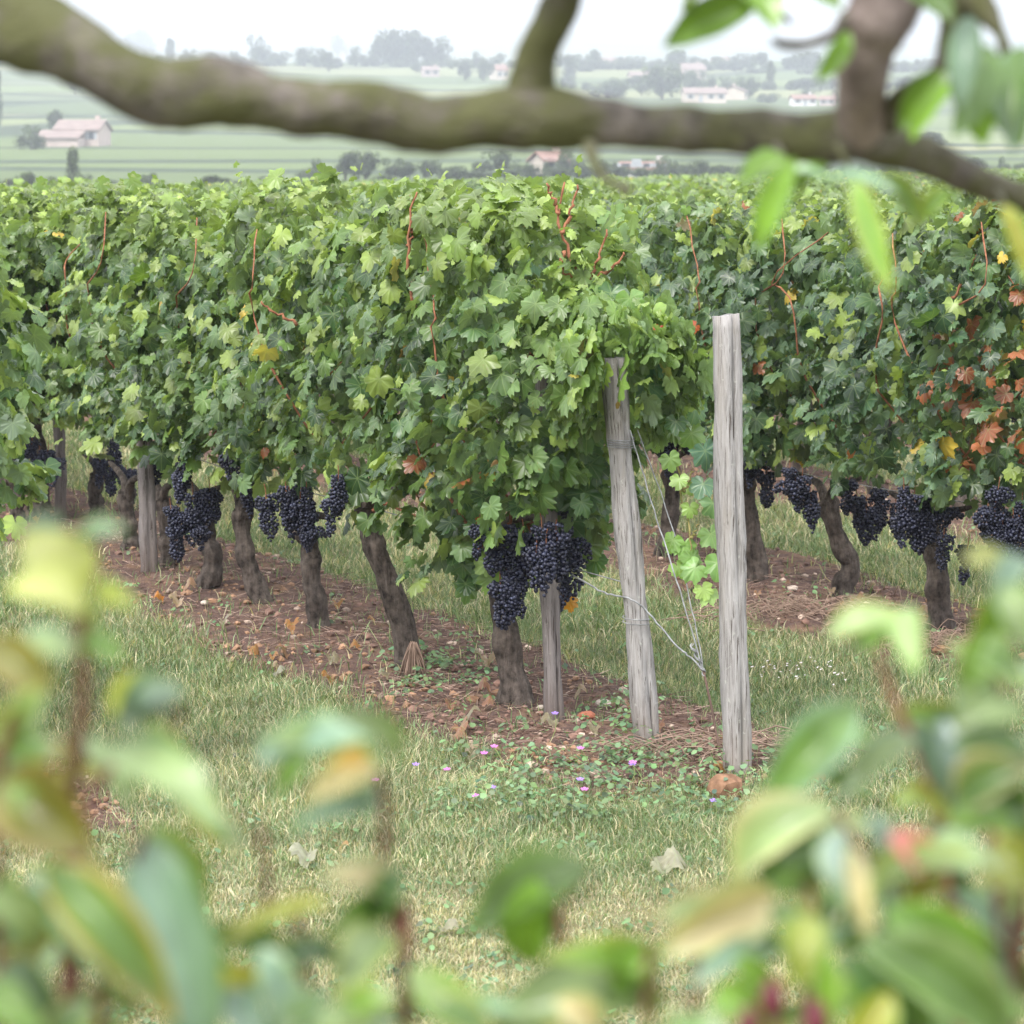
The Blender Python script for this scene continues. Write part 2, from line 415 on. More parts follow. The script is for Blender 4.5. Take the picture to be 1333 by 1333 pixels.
def place_leaves(templates, pos, nrm, tip, size, col, r_):
    """vectorised leaf placement; petiole point at pos"""
    nrm = nrm / (np.linalg.norm(nrm, axis=1)[:, None] + 1e-9)
    tip = tip - nrm * np.sum(tip * nrm, 1)[:, None]; tip /= np.linalg.norm(tip, axis=1)[:, None] + 1e-9
    b = np.cross(tip, nrm)
    which = r_.integers(0, len(templates), len(pos))
    VV, TT, UU, CC = [], [], [], []; off = 0
    for k, (V, T, uv) in enumerate(templates):
        s = np.where(which == k)[0]
        if not len(s): continue
        v = pos[s][:, None, :] + size[s][:, None, None] * (V[None, :, 0:1] * b[s][:, None, :] + V[None, :, 1:2] * tip[s][:, None, :] + V[None, :, 2:3] * nrm[s][:, None, :])
        VV.append(v.reshape(-1, 3))
        TT.append((T[None] + (np.arange(len(s)) * len(V))[:, None, None] + off).reshape(-1, 3)); off += len(s) * len(V)
        UU.append(np.tile(uv, (len(s), 1))); CC.append(np.repeat(col[s], len(V), 0))
    return np.vstack(VV), np.vstack(TT), np.vstack(UU), np.vstack(CC)

def vine_colors(z, n, r_, yellow=.02, rust=.0, young=None, cool=False):
    dark = np.array([.048, .105, .034]); mid = np.array([.120, .210, .050]); blue = np.array([.115, .195, .075]); lime = np.array([.25, .34, .078])
    if cool: dark = np.array([.045, .098, .044]); mid = np.array([.085, .160, .060]); blue = np.array([.105, .175, .098])
    u = r_.random(n) * (.92 if cool else 1)
    c = np.where((u < .33)[:, None], dark, np.where((u < .62)[:, None], mid, np.where((u < .82)[:, None], blue, lime)))
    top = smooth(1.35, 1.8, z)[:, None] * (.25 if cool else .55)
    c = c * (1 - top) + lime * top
    if young is not None: c = np.where(young[:, None], lime * 1.05, c)
    c = c * .86 * r_.uniform(.62, 1.28, (n, 1))
    v = r_.random(n)
    c = np.where((v < yellow)[:, None], np.array([.50, .36, .06]), c)
    c = np.where((v > 1 - rust * np.where((z > .68) & (z < 1.25), 1.9, .35))[:, None], np.array([.30, .10, .04]) * r_.uniform(.6, 1.3, (n, 1)), c)
    return c

def canopy(seed, n, templates, length=1.15, zb=.60, zt=1.60, wid=.26, lsize=.106, yellow=.012, rust=.004, shoots=7, zfun=None, shoot_h=.17, cool=False):
    """leaves of one vine trained in the row; x along the row, y across, z up"""
    r_ = np.random.default_rng(seed)
    x = r_.uniform(-length / 2, length / 2, n); f = r_.random(n)
    if zfun is None:
        bot = zb + .07 * np.sin(x * 7 + seed) + .06 * np.sin(x * 17 + seed * 2); top = zt + .05 * math.sin(seed * 2.3) + .10 * np.sin(x * 5 + seed * 3) + .06 * np.sin(x * 13 + seed)
    else: bot, top = zfun(x)
    z = bot + (top - bot) * r_.random(n) ** .95
    side = np.where(r_.random(n) < .5, -1.0, 1.0)
    ht = (z - bot) / (top - bot + 1e-6)
    w = wid * (.72 + .38 * np.sin(np.clip(ht, 0, 1) * 2.6 + .35)) * (1 + .50 * fbm(x * 4.5 + seed, z * 4.5, 1.0, seed % 7 + side))
    depth = np.where(f < .72, r_.uniform(.78, 1.12, n), r_.uniform(.0, .8, n))
    y = side * w * depth
    tp = r_.random(n) < .10
    z = np.where(tp, top - r_.uniform(0, .08, n), z); y = np.where(tp, r_.uniform(-1, 1, n) * wid * .8, y)
    pos = np.stack([x, y, z], -1)
    hole = (fbm(x * 6 + seed * 3, z * 6 + side * 2, 1.0, seed % 5 + 2) < -.22) & (f < .72) & ~tp
    y = np.where(hole, y * r_.uniform(.1, .5, n), y)
    up = np.where(tp, 1.0, .45 + .25 * r_.random(n))
    nrm = np.stack([r_.normal(0, .55, n), side * np.where(tp, .1, .7) + r_.normal(0, .42, n), up + r_.normal(0, .36, n)], -1)
    tip = np.stack([r_.normal(0, .65, n), side * .35 + r_.normal(0, .3, n), np.full(n, -1.0)], -1)
    tip[tp] = np.stack([r_.normal(0, 1, n), r_.normal(0, 1, n), np.full(n, -.3)], -1)[tp]
    size = lsize * r_.uniform(.5, 1.3, n)
    young = np.zeros(n, bool)
    sh = []
    for k in range(shoots):
        x0, y0 = r_.uniform(-length / 2, length / 2), r_.uniform(-.16, .16)
        hh = r_.uniform(.5, 1.3) * shoot_h; lean = r_.normal(0, .12, 2)
        zt0 = (zfun(np.array([x0]))[1][0] if zfun else zt)
        p0 = np.array([x0, y0, zt0 - .12]); p1 = np.array([x0 + lean[0], y0 + lean[1], zt0 + hh]); sh.append((p0, p1))
        m_ = 9; t = np.linspace(.15, 1, m_)[:, None]
        pp = p0 + (p1 - p0) * t + r_.normal(0, .02, (m_, 3))
        pos = np.vstack([pos, pp]); nrm = np.vstack([nrm, np.stack([r_.normal(0, .6, m_), r_.normal(0, .6, m_), r_.uniform(.4, 1, m_)], -1)])
        tip = np.vstack([tip, np.stack([r_.normal(0, 1, m_), r_.normal(0, 1, m_), r_.normal(-.5, .3, m_)], -1)])
        size = np.concatenate([size, lsize * np.linspace(.8, .35, m_)]); young = np.concatenate([young, np.ones(m_, bool)])
    col = vine_colors(pos[:, 2], len(pos), r_, yellow, rust, young, cool)
    V, T, U, C = place_leaves(templates, pos, nrm, tip, size, col, r_)
    return V, T, U, C, sh

def canopy_mesh(name, **k):
    V, T, U, C, sh = canopy(**k)
    return mesh_np(name, V, T, M['vine_leaf'], col=C, uv=U), sh

def cane_mesh(pts, r0=.005, r1=.0025, mat='cane', seed=0, k=14):
    p = resample(pts, k); r_ = np.random.default_rng(seed)
    p = p + r_.normal(0, .004, p.shape)
    rad = np.linspace(r0, r1, k); rad[::4] *= 1.35
    V, T = tube(p, rad, 6)
    return mesh_np('cane', V, T, M[mat])

# grape bunch variants, hanging from the origin
def ico(sub):
    import bmesh
    bm = bmesh.new(); bmesh.ops.create_icosphere(bm, subdivisions=sub, radius=1.0)
    v = np.array([x.co[:] for x in bm.verts]); f = np.array([[y.index for y in x.verts] for x in bm.faces]); bm.free(); return v, f
ICO1, ICO2 = ico(1), ico(2)
def bunch_mesh(seed, L=.17, Wd=.050, shoulder=0):
    r_ = np.random.default_rng(seed); pts = []
    tries = 0
    while tries < 4200 and len(pts) < 150:
        tries += 1
        t = r_.random() ** 1.25; w = Wd * (1 - t) ** .55 * (.6 + .4 * min(1, t * 6)) * (1 + .30 * math.sin(8 * t + seed * 1.7))
        a = r_.uniform(0, 6.283); q = w * math.sqrt(r_.uniform(.25, 1))
        p = np.array([q * math.cos(a), q * math.sin(a), -.015 - t * L])
        if shoulder and t < .35 and r_.random() < .35: p[0] += Wd * .9
        if all(np.sum((p - o) ** 2) > .0132 ** 2 for o in pts): pts.append(p)
    pts = np.array(pts); rr = r_.uniform(.0058, .0092, len(pts)); v, f = ICO2
    V = (pts[:, None] + rr[:, None, None] * v[None]).reshape(-1, 3)
    T = (f[None] + (np.arange(len(pts)) * len(v))[:, None, None]).reshape(-1, 3)
    return mesh_np('grape_bunch', V, T, M['grape'])
def stalk_mesh():
    V, T = tube(resample([(0, 0, .035), (.004, .002, .01), (0, 0, -.05)], 6), np.full(6, .0022), 5)
    return mesh_np('stalk', V, T, M['cane'])
BUNCH = [bunch_mesh(1), bunch_mesh(2, .20, .046), bunch_mesh(3, .14, .052, 1), bunch_mesh(4, .155, .040), bunch_mesh(5, .19, .054, 1)]
STALK = stalk_mesh()

# ------------------------------------------------------------------ vines
def trunk_mesh(base, path, r0=.044, r1=.034, seed=0, arms=True):
    """path in world coordinates; returned relative to base. With the two short cordon arms at the head."""
    k = 26
    p = resample(np.asarray(path) - base, k); r_ = np.random.default_rng(seed)
    wob = np.stack([fbm(np.linspace(0, 4, k), np.full(k, seed), 1.2, seed), fbm(np.linspace(0, 4, k), np.full(k, seed + 9), 1.4, seed + 3), np.zeros(k)], -1) * .014
    wob = wob * 1.5; wob[0] = 0; p = p + wob
    t = np.linspace(0, 1, k)
    rad = r0 + (r1 - r0) * t + .016 * np.exp(-t * 12) + .012 * np.exp(-((t - .96) / .10) ** 2) + .004 * np.sin(t * 19 + seed)
    p[0, 2] -= .05
    parts = [tube(p, rad, 26, .085, 9, seed)]
    if arms:
        h = p[-1]
        for s in (-1, 1):
            e = h + np.array([ROWD[0] * s * .34, ROWD[1] * s * .34, .10 + r_.uniform(-.02, .03)])
            q = resample([h - [0, 0, .05], h + np.array([ROWD[0] * s * .08, ROWD[1] * s * .08, .06]), e], 10)
            parts.append(tube(q, np.linspace(r1 * .8, .010, 10), 8, .12, 0, seed + s))
    V, T = join(parts)
    return mesh_np('trunk', V, T, M['vine_bark'])

HI = [canopy_mesh('foliage', seed=20 + s, n=860, templates=VT_HI, yellow=.003, rust=.001) for s in range(6)]
HIC = [canopy_mesh('foliage', seed=50 + s, n=860, templates=VT_HI, yellow=.006, rust=.006, cool=True) for s in range(4)]
GEN_CANES = []
for s in range(5):
    r_ = np.random.default_rng(60 + s); sd = 1 if s % 2 else -1
    x0 = r_.uniform(-.3, .3)
    GEN_CANES.append(cane_mesh([(x0, 0, .68), (x0 + r_.uniform(-.1, .1), sd * .24, 1.0), (x0 + r_.uniform(-.15, .15), sd * .31, 1.3), (x0 + r_.uniform(-.2, .2), sd * r_.uniform(.26, .34), 1.42), (x0 + r_.uniform(-.3, .3), sd * r_.uniform(.1, .26), 1.52 + r_.uniform(0, .14))], seed=s))

def near_vine(label, base_px, top_px, seed, bunches=(), foliage=None, fol_sc=(1, 1, 1), group='grapevines of the front rows', r0=.042, flip=False, canes=(0, 1, 2), Y=None, cane_px=(), bunch_front=.20):
    b = ground(*base_px) if Y is None else np.array([Y[0], Y[1], float(elev(Y[0], Y[1]))])
    t = thing('grapevine', label, 'grapevine', b, 0, group)
    if top_px is not None:
        pts = [b]
        for q in top_px: pts.append(P(q[0], q[1], b[1] + (q[2] if len(q) > 2 else 0)))
    else: pts = [b, b + [.02, .02, .3], b + [0, 0, .60]]
    obj('trunk', trunk_mesh(b, pts, r0=r0, seed=seed), t)
    if foliage is None: foliage = (HIC[seed % 4] if seed in (10, 13, 15, 16, 17) else HI[seed % len(HI)])[0]
    obj('foliage', foliage, t, rot=(0, 0, ROWANG + (math.pi if flip else 0)), sc=fol_sc)
    for c in canes: obj('cane', GEN_CANES[(seed + c) % 5], t, rot=(0, 0, ROWANG + (math.pi if (flip ^ (c == 1)) else 0)))
    for pts_ in cane_px:
        mat = 'cane'
        if isinstance(pts_[-1], str): mat = pts_[-1]; pts_ = pts_[:-1]
        w = [P(*q) - b for q in pts_]
        obj('cane', cane_mesh(w, .0065 if mat == 'cane' else .0040, .003 if mat == 'cane' else .002, mat, seed=seed + len(w)), t)
    for i, q in enumerate(bunches):
        px, py = q[0], q[1]; dd = q[2] if len(q) > 2 else bunch_front
        k = (seed * 3 + i * 2) % 5
        w = P(px, py, b[1] - dd) + np.array([0, 0, .028])
        o = obj('grape_bunch', BUNCH[k], t, loc=w - b, rot=(random.uniform(-.12, .12), random.uniform(-.12, .12), random.uniform(0, 6)), sc=random.uniform(.74, 1.02))
        obj('stalk', STALK, o)
    return t, b

# --- first vine of the front row: its own canopy, thinning and drooping towards the end posts
def z0(x):   # x>0 away from the camera
    bot = np.interp(x, [-1.25, -.95, -.70, -.45, -.2, .15, .45, .7], [1.12, 1.06, .95, .62, .58, .60, .36, .45]) + .04 * np.sin(x * 15)
    top = np.interp(x, [-1.25, -.95, -.65, -.45, -.2, .1, .5, .7], [1.36, 1.43, 1.50, 1.66, 1.80, 1.82, 1.68, 1.62]) + .03 * np.sin(x * 11)
    return bot, top
V, T, U, C, sh = canopy(seed=101, n=1450, templates=VT_HI, length=1.9, wid=.29, zfun=z0, shoots=7, yellow=.007, rust=.003)
V[:, 0] -= .28
# re-evaluate: canopy() samples x in +-.95; shift so it spans -1.23 .. +.67
def first_canopy():
    r_ = np.random.default_rng(303); n = 1350
    parts = []
    V, T, U, C, sh = canopy(seed=101, n=1750, templates=VT_HI, length=1.9, wid=.28, zfun=lambda x: z0(x - .28), shoots=6, yellow=.007, rust=.003, shoot_h=.16)
    V[:, 0] -= .28
    endw = (1 - smooth(-.85, -.35, V[:, 0]))[:, None] * (r_.random((len(V) , 1)) * 0 + .35); V[:, 1] *= 1 - .38 * (1 - smooth(-1.0, -.4, V[:, 0])); C = C * (1 - endw) + np.array([.20, .31, .075]) * endw
    # a few extra leaves placed by eye: (px,py,depth,size,colour,normal tilt)
    ex = [(708, 722, 11.72, .125, (.13, .23, .06)), (634, 742, 11.75, .10, (.17, .26, .07)), (640, 762, 11.78, .11, (.15, .25, .06)), (745, 665, 11.7, .15, (.07, .15, .07)),
          (772, 690, 11.75, .14, (.07, .15, .07)), (775, 740, 11.8, .12, (.08, .16, .06)), (600, 700, 12.2, .13, (.12, .21, .06)), (598, 740, 12.25, .13, (.12, .21, .06)), (608, 775, 12.25, .12, (.11, .2, .06)),
          (645, 630, 11.7, .09, (.55, .40, .10)), (640, 612, 11.72, .07, (.58, .33, .12)), (620, 690, 11.7, .07, (.34, .07, .03)), (741, 790, 11.7, .07, (.60, .28, .04)), (735, 772, 11.72, .06, (.5, .2, .05)),
          (752, 430, 11.3, .12, (.20, .30, .08)), (785, 410, 11.2, .13, (.22, .32, .08)), (820, 400, 11.1, .12, (.15, .26, .08)), (850, 420, 11.0, .12, (.20, .31, .07)), (880, 440, 10.95, .11, (.22, .33, .06)),
          (905, 430, 10.9, .05, (.45, .10, .05)), (858, 433, 10.9, .05, (.40, .06, .05)), (850, 480, 11.0, .14, (.07, .16, .08)), (885, 500, 11.0, .13, (.08, .17, .07)), (820, 440, 11.0, .13, (.19, .30, .08)),
          (905, 540, 11.1, .11, (.09, .18, .07)), (900, 575, 11.1, .11, (.13, .23, .06)), (868, 560, 11.1, .10, (.15, .25, .07)), (845, 515, 11.0, .12, (.08, .17, .07)),
          (800, 300, 11.8, .17, (.15, .25, .08)), (790, 340, 11.8, .14, (.16, .26, .07)), (770, 290, 11.85, .10, (.08, .16, .09)), (815, 350, 11.6, .13, (.17, .27, .07)), (740, 300, 11.8, .07, (.16, .26, .07)),
          (690, 350, 11.9, .15, (.08, .16, .09)), (700, 560, 11.6, .18, (.06, .13, .06)), (740, 600, 11.6, .18, (.06, .13, .06)), (690, 610, 11.6, .16, (.09, .18, .06)),
          (890, 720, 10.9, .10, (.16, .30, .06)), (882, 745, 10.9, .07, (.18, .30, .07)), (905, 750, 10.85, .11, (.17, .30, .09)), (915, 775, 10.85, .08, (.28, .40, .12)), (935, 745, 10.8, .12, (.13, .25, .06)),
          (872, 606, 10.9, .09, (.17, .28, .08)), (884, 632, 10.9, .08, (.20, .31, .08)), (898, 668, 10.9, .07, (.20, .31, .08)), (925, 705, 10.88, .10, (.15, .26, .08)), (876, 712, 10.9, .09, (.17, .30, .07)), (900, 735, 10.88, .10, (.16, .28, .07)), (928, 665, 10.88, .10, (.12, .22, .09)), (922, 780, 10.86, .08, (.24, .36, .12)), (918, 600, 10.9, .13, (.07, .15, .09)), (915, 640, 10.9, .10, (.08, .16, .09)), (895, 640, 10.95, .06, (.2, .3, .07))]
    for (xa_, xb_, ya_, yb_, nn, dd, s_) in ((586, 640, 600, 775, 34, 12.15, .12), (738, 786, 600, 735, 20, 11.8, .125), (676, 775, 540, 665, 40, 11.45, .13), (600, 700, 590, 670, 18, 11.75, .12), (760, 800, 380, 470, 10, 11.3, .12), (800, 905, 470, 560, 7, 11.05, .115)):
        for _ in range(nn):
            ex.append((r_.uniform(xa_, xb_), r_.uniform(ya_, yb_), dd + r_.normal(0, .07), s_ * r_.uniform(.7, 1.2), tuple(np.array([(.060, .125, .045), (.085, .17, .055), (.13, .22, .06)][r_.integers(0, 3)]))))
    e = len(ex); pos = np.array([P(a[0], a[1], a[2]) for a in ex]) - B0
    ca, sa = math.cos(-ROWANG), math.sin(-ROWANG)
    pl = np.stack([pos[:, 0] * ca - pos[:, 1] * sa, pos[:, 0] * sa + pos[:, 1] * ca, pos[:, 2]], -1)
    nw = np.stack([r_.normal(-.05, .35, e), np.full(e, -1.0), r_.normal(.35, .2, e)], -1)
    nl = np.stack([nw[:, 0] * ca - nw[:, 1] * sa, nw[:, 0] * sa + nw[:, 1] * ca, nw[:, 2]], -1)
    tl = np.stack([r_.normal(0, .4, e), r_.normal(0, .4, e), np.full(e, -1.0)], -1)
    sz = np.array([a[3] for a in ex]); pl[:, 2] += sz * .25
    v2, t2, u2, c2 = place_leaves(VT_HI, pl, nl, tl, sz, np.array([a[4] for a in ex]), r_)
    return mesh_np('foliage', np.vstack([V, v2]), np.vstack([T, t2 + len(V)]), M['vine_leaf'], col=np.vstack([C, c2]), uv=np.vstack([U, u2]))
B0 = ground(670, 918)
near_vine('first vine of the front row, with the big blue-black grape cluster beside a narrow stake', (670, 918), [(664, 840), (655, 770), (650, 700)], 1,
          bunches=[(624, 690), (640, 700), (655, 722), (668, 735), (660, 752), (672, 762), (652, 765), (690, 712), (704, 690, .58), (712, 712, .60), (698, 718, .58), (725, 700, .56), (740, 708), (747, 722), (732, 745), (736, 655), (680, 700), (648, 690)],
          foliage=first_canopy(), canes=(0,), r0=.050, bunch_front=.33,
          cane_px=[[(712, 640, 11.7), (690, 560, 11.7), (680, 690, 11.75)][:0] or [(650, 700, 11.75), (668, 668, 11.7), (684, 640, 11.68), (682, 600, 11.75)],
                   [(625, 715, 11.75), (632, 680, 11.75), (645, 650, 11.72), (660, 610, 11.75)],
                   [(732, 720, 11.8), (734, 670, 11.8), (742, 620, 11.8)],
                   [(690, 690, 11.8), (686, 640, 11.8)],
                   [(760, 372, 11.45), (745, 340, 11.45), (732, 305, 11.45), (728, 275, 11.45), (735, 240, 11.45)],
                   [(732, 305, 11.45), (742, 275, 11.45), (752, 242, 11.45)],
                   [(728, 280, 11.45), (718, 255, 11.45), (712, 240, 11.45)],
                   [(762, 368, 11.45), (775, 345, 11.45), (790, 300, 11.45)],
                   [(770, 365, 11.45), (800, 345, 11.4), (812, 330, 11.4)],
                   [(735, 330, 11.45), (728, 345, 11.45), (745, 362, 11.45)],
                   [(612, 690, 11.8), (580, 640, 11.8), (552, 600, 11.8), (542, 570, 11.8)],
                   [(795, 480, 11.1), (830, 475, 11.0), (870, 455, 10.95), (905, 440, 10.9)],
                   [(770, 520, 11.2), (775, 490, 11.2), (790, 470, 11.1), (760, 440, 11.2), (738, 428, 11.2)],
                   [(690, 470, 11.7), (694, 430, 11.7)], [(700, 500, 11.7), (708, 440, 11.65)],
                   [(880, 590, 10.95), (888, 640, 10.95), (898, 690, 10.9), (902, 722, 10.9), 'young_cane'],
                   [(888, 640, 10.95), (905, 610, 10.95), 'young_cane'], [(898, 700, 10.9), (912, 680, 10.9), 'young_cane']])
near_vine('leaning second grapevine of the front row with a tuft of fibres at its foot', (537, 868), [(520, 800), (498, 740), (484, 690), (480, 660)], 2,
          bunches=[(440, 625), (432, 655)], r0=.044, canes=(0, 2), cane_px=[[(487, 665, 12.7), (505, 620, 12.7), (518, 590, 12.7)], [(500, 655, 12.6), (540, 670, 12.5), (565, 685, 12.4)], [(540, 400, 12.15), (531, 350, 12.15), (534, 300, 12.15), (536, 272, 12.15), (543, 250, 12.15)], [(532, 320, 12.15), (540, 290, 12.15), (545, 278, 12.15)]], fol_sc=(1, 1, 1.05), bunch_front=.4)
near_vine('third grapevine of the front row, straight dark trunk under three hanging bunches', (415, 815), [(408, 770), (404, 720), (400, 690)], 3,
          bunches=[(345, 650), (378, 648), (392, 655), (402, 672), (405, 690), (372, 640), (398, 640)], r0=.040, canes=(1, 2), bunch_front=.30, cane_px=[[(385, 420, 13.1), (360, 408, 13.1), (340, 395, 13.1)]], fol_sc=(1, 1, 1.03))
near_vine('fourth grapevine of the front row, trunk curving down to a thick foot', (342, 785), [(328, 745), (316, 700), (312, 660)], 4,
          bunches=[(300, 590), (318, 605), (322, 622), (345, 655)], r0=.042, canes=(0, 1), bunch_front=.3)
near_vine('fifth grapevine of the front row, crooked short trunk loaded with five bunches', (268, 765), [(277, 730), (272, 700), (262, 660)], 5,
          bunches=[(222, 665), (232, 672), (250, 645), (262, 650), (272, 640), (280, 648), (262, 690), (246, 675), (240, 600), (235, 620), (228, 690)], r0=.046, canes=(0, 1), bunch_front=.35)
near_vine('sixth grapevine of the front row, seen between the two wooden stakes on the left', (130, 670), [(126, 650), (124, 620)], 6,
          bunches=[(130, 600), (142, 612), (155, 610), (165, 620), (146, 575), (172, 615)], canes=(0, 2), bunch_front=.3)
near_vine('seventh grapevine of the front row, at the far left with bunches above two thin trunks', (50, 676), [(48, 650), (50, 610)], 7,
          bunches=[(42, 585), (52, 595), (62, 590), (34, 575), (70, 600)], canes=(1,), bunch_front=.3)
near_vine('slim grapevine beyond the leftmost stake, trunk half hidden by grapes', (22, 680), [(22, 650), (20, 620)], 11,
          bunches=[(18, 570), (28, 590)], canes=(), r0=.034)
near_vine('grapevine hiding behind the short weathered stake, leaves hanging over the stake', (168, 712), [(168, 680), (166, 640)], 18, bunches=[], canes=(0,), r0=.036)
near_vine('grapevine just beyond the loaded crooked vine, only its leaves show', (218, 738), [(216, 700), (212, 650)], 19, bunches=[(208, 600)], canes=(1,), r0=.036)
# --- the nearer row's end, at the left edge
def left_z(x):
    return np.interp(x, [-.6, -.3, .3, .6], [.80, .74, .70, .62]) + .05 * np.sin(9 * x), np.interp(x, [-.6, -.35, .3, .6], [1.58, 1.66, 1.70, 1.7])
lf, _ = canopy_mesh('foliage', seed=77, n=800, templates=VT_HI, zfun=left_z, wid=.27, shoots=3, yellow=.005, rust=.004)
yy = 10.45; xx = ORG[0] - 2.5 - .385 * (yy - ORG[1])
near_vine('grapevine at the left edge of the photo, nearest leaves of all', None, None, 8, foliage=lf, Y=(xx - .02, yy), canes=(0,))
yy = 11.5; xx = ORG[0] - 2.5 - .385 * (yy - ORG[1])
near_vine('grapevine behind the left-edge one, showing only leaf tips', None, None, 9, Y=(xx, yy), canes=())
# --- second row, right
near_vine('grapevine with the twisted S-shaped trunk, between the tall grey post and the rusty-leaved vine', (1092, 777), [(1104, 740), (1090, 700), (1076, 650)], 10,
          bunches=[(1028, 615), (1036, 630), (1044, 625), (1055, 645), (1115, 650), (1128, 665), (1135, 672), (1150, 655), (1166, 660), (1145, 640), (1105, 630)], r0=.046, canes=(0, 2), flip=True, bunch_front=.3)
near_vine('grapevine at right with a stout trunk standing in dry straw', (1227, 822), [(1222, 770), (1216, 720), (1206, 690)], 13,
          bunches=[(1190, 650), (1202, 660), (1214, 648), (1196, 672), (1230, 665), (1228, 702), (1176, 640), (1260, 715), (1212, 672), (1180, 672)], r0=.050, canes=(0, 1, 2), bunch_front=.32, cane_px=[[(1240, 390, 13.35), (1262, 350, 13.35), (1276, 320, 13.35)], [(1256, 395, 13.35), (1260, 350, 13.35)]])
rf, _ = canopy_mesh('foliage', seed=88, n=860, templates=VT_HI, yellow=.03, rust=.20, zb=.58, cool=True)
yy = 13.25; xx = ORG[0] + 2.5 - .385 * (yy - ORG[1])
near_vine('rusty-leaved grapevine at the right edge, brown dried leaves and low bunches', None, None, 14, foliage=rf, Y=(xx, yy),
          bunches=[(1285, 665, .2), (1296, 672, .3), (1305, 690, .3), (1318, 680, .3), (1326, 692, .3), (1300, 640, .3), (1310, 700, .3), (1330, 660, .3), (1290, 690, .2)], canes=(0, 1))
yy = 12.3; xx = ORG[0] + 2.5 - .385 * (yy - ORG[1])
near_vine('grapevine just outside the right edge of the photo', None, None, 15, Y=(xx, yy), canes=())
near_vine('grapevine whose trunk stands right behind the tall grey post', (984, 754), [(980, 700), (974, 650), (972, 620)], 16,
          bunches=[(985, 590), (998, 620), (978, 600)], r0=.046, canes=(0,), bunch_front=.3)
near_vine('grapevine seen between the two white posts, grapes over a dark trunk', (862, 722), [(872, 690), (876, 650), (872, 610)], 17,
          bunches=[(868, 565), (880, 572), (892, 560), (900, 545), (872, 590)], r0=.044, canes=(1,), bunch_front=.3)

# --- generic vines
def gen_trunk(seed):
    b = np.zeros(3); r_ = np.random.default_rng(seed)
    return trunk_mesh(b, [b, b + [r_.normal(0, .04), r_.normal(0, .04), .25], b + [r_.normal(0, .04), r_.normal(0, .04), .45], b + [0, 0, .62]], r0=.04, seed=seed)
GT = [gen_trunk(200 + s) for s in range(4)]
MID = [canopy_mesh('foliage', seed=40 + s, n=340, templates=VT_LO, lsize=.125, shoots=2, yellow=.01, rust=.006, shoot_h=.08, zt=1.55)[0] for s in range(5)]
def row_x(k, y): return ORG[0] + 2.5 * k - .385 * (y - ORG[1])
protos = {}
def gen_vine(kind, x, y, label, group, i):
    z = float(elev(x, y))
    key = (kind, i % 5, cnt >= 6)
    if key not in protos:
        t = thing('grapevine', label, 'grapevine', (x, y, z), 0, group)
        obj('trunk', GT[i % 4], t); fo = obj('foliage', (HIC[i % 4][0] if cnt >= 6 else HI[i % 6][0]) if kind == 'hi' else MID[i % 5], t, rot=(0, 0, ROWANG))
        if kind == 'hi':
            for q in range(3):
                a = random.uniform(-.25, .25)
                o = obj('grape_bunch', BUNCH[(i + q) % 5], t, loc=(ROWD[0] * a - .2 * ROWN[0], ROWD[1] * a - .2 * ROWN[1] , .72 - .06 * q))
        protos[key] = t
    else:
        t = copy_tree(protos[key]); t.location = (x, y, z); t['label'] = label; t['group'] = group
        s = random.uniform(.94, 1.02); t.scale = (1, 1, s)
        t.rotation_euler = (0, 0, 0 if random.random() < .5 else math.pi)
    return t
cnt = 0
# the front two rows go on beyond the ones above
y = 18.9
while y < 24:
    gen_vine('hi', row_x(0, y), y, 'grapevine of the front row far down on the left, leaves only in view', 'distant grapevines of the front row', cnt); cnt += 1; y += .95
for yv in (17.8, 18.8, 19.8, 20.8, 21.8, 22.8, 23.8, 24.8):
    gen_vine('hi', row_x(1, yv), yv, 'grapevine of the second row seen past the first row', 'grapevines further down the second row', cnt); cnt += 1
cells = []
for k in range(1, 16):
    yv = 25.6 if k == 1 else 13.0
    while yv < 64:
        x = row_x(k, yv)
        if abs(x) < .149 * yv + .75 and yv > 17 - 0: cells.append((k, yv, x))
        yv += .95 if yv < 30 else 1.0
cells.sort(key=lambda c: c[1])
lim = 262
for (k, yv, x) in cells[:lim]:
    gen_vine('hi' if yv < 24 else 'mid', x, yv, 'grapevine top in the rows behind the two front rows', 'grapevines of the rows behind', cnt); cnt += 1
ymax = cells[min(lim, len(cells)) - 1][1]
# the rest as one mass
r_ = np.random.default_rng(5); pp = []
for k in range(1, 34):
    yv = max(ymax, 20)
    while yv < 138:
        x = row_x(k, yv)
        if abs(x) < .149 * yv + 3:
            m_ = 75 if yv < 80 else 45
            L = 1.5
            s = r_.uniform(0, L, m_); o = r_.normal(0, .2, m_); zz = np.where(r_.random(m_) < .5, r_.uniform(.7, 1.5, m_), r_.uniform(1.38, 1.58, m_)) + .06 * math.sin(yv * 3 + k)
            X = x + ROWD[0] * s + ROWN[0] * o; Y_ = yv + ROWD[1] * s + ROWN[1] * o
            pp.append(np.stack([X, Y_, zz], -1))
        yv += 1.5
pp = np.vstack(pp); n_ = len(pp); cc = vine_colors(pp[:, 2], n_, r_, .01, .006); pp[:, 2] += elev(pp[:, 0], pp[:, 1])
V, T, U, C = place_leaves(VT_LO, pp, np.stack([r_.normal(0, .5, n_), r_.normal(-.4, .4, n_), r_.uniform(.2, 1, n_)], -1), np.stack([r_.normal(0, .6, n_), r_.normal(0, .6, n_), np.full(n_, -.7)], -1), r_.uniform(.17, .27, n_), cc, r_)
dv = obj('distant_vines', mesh_np('distant_vines', V, T, M['vine_leaf'], col=C, uv=U)); dv['kind'] = 'stuff'

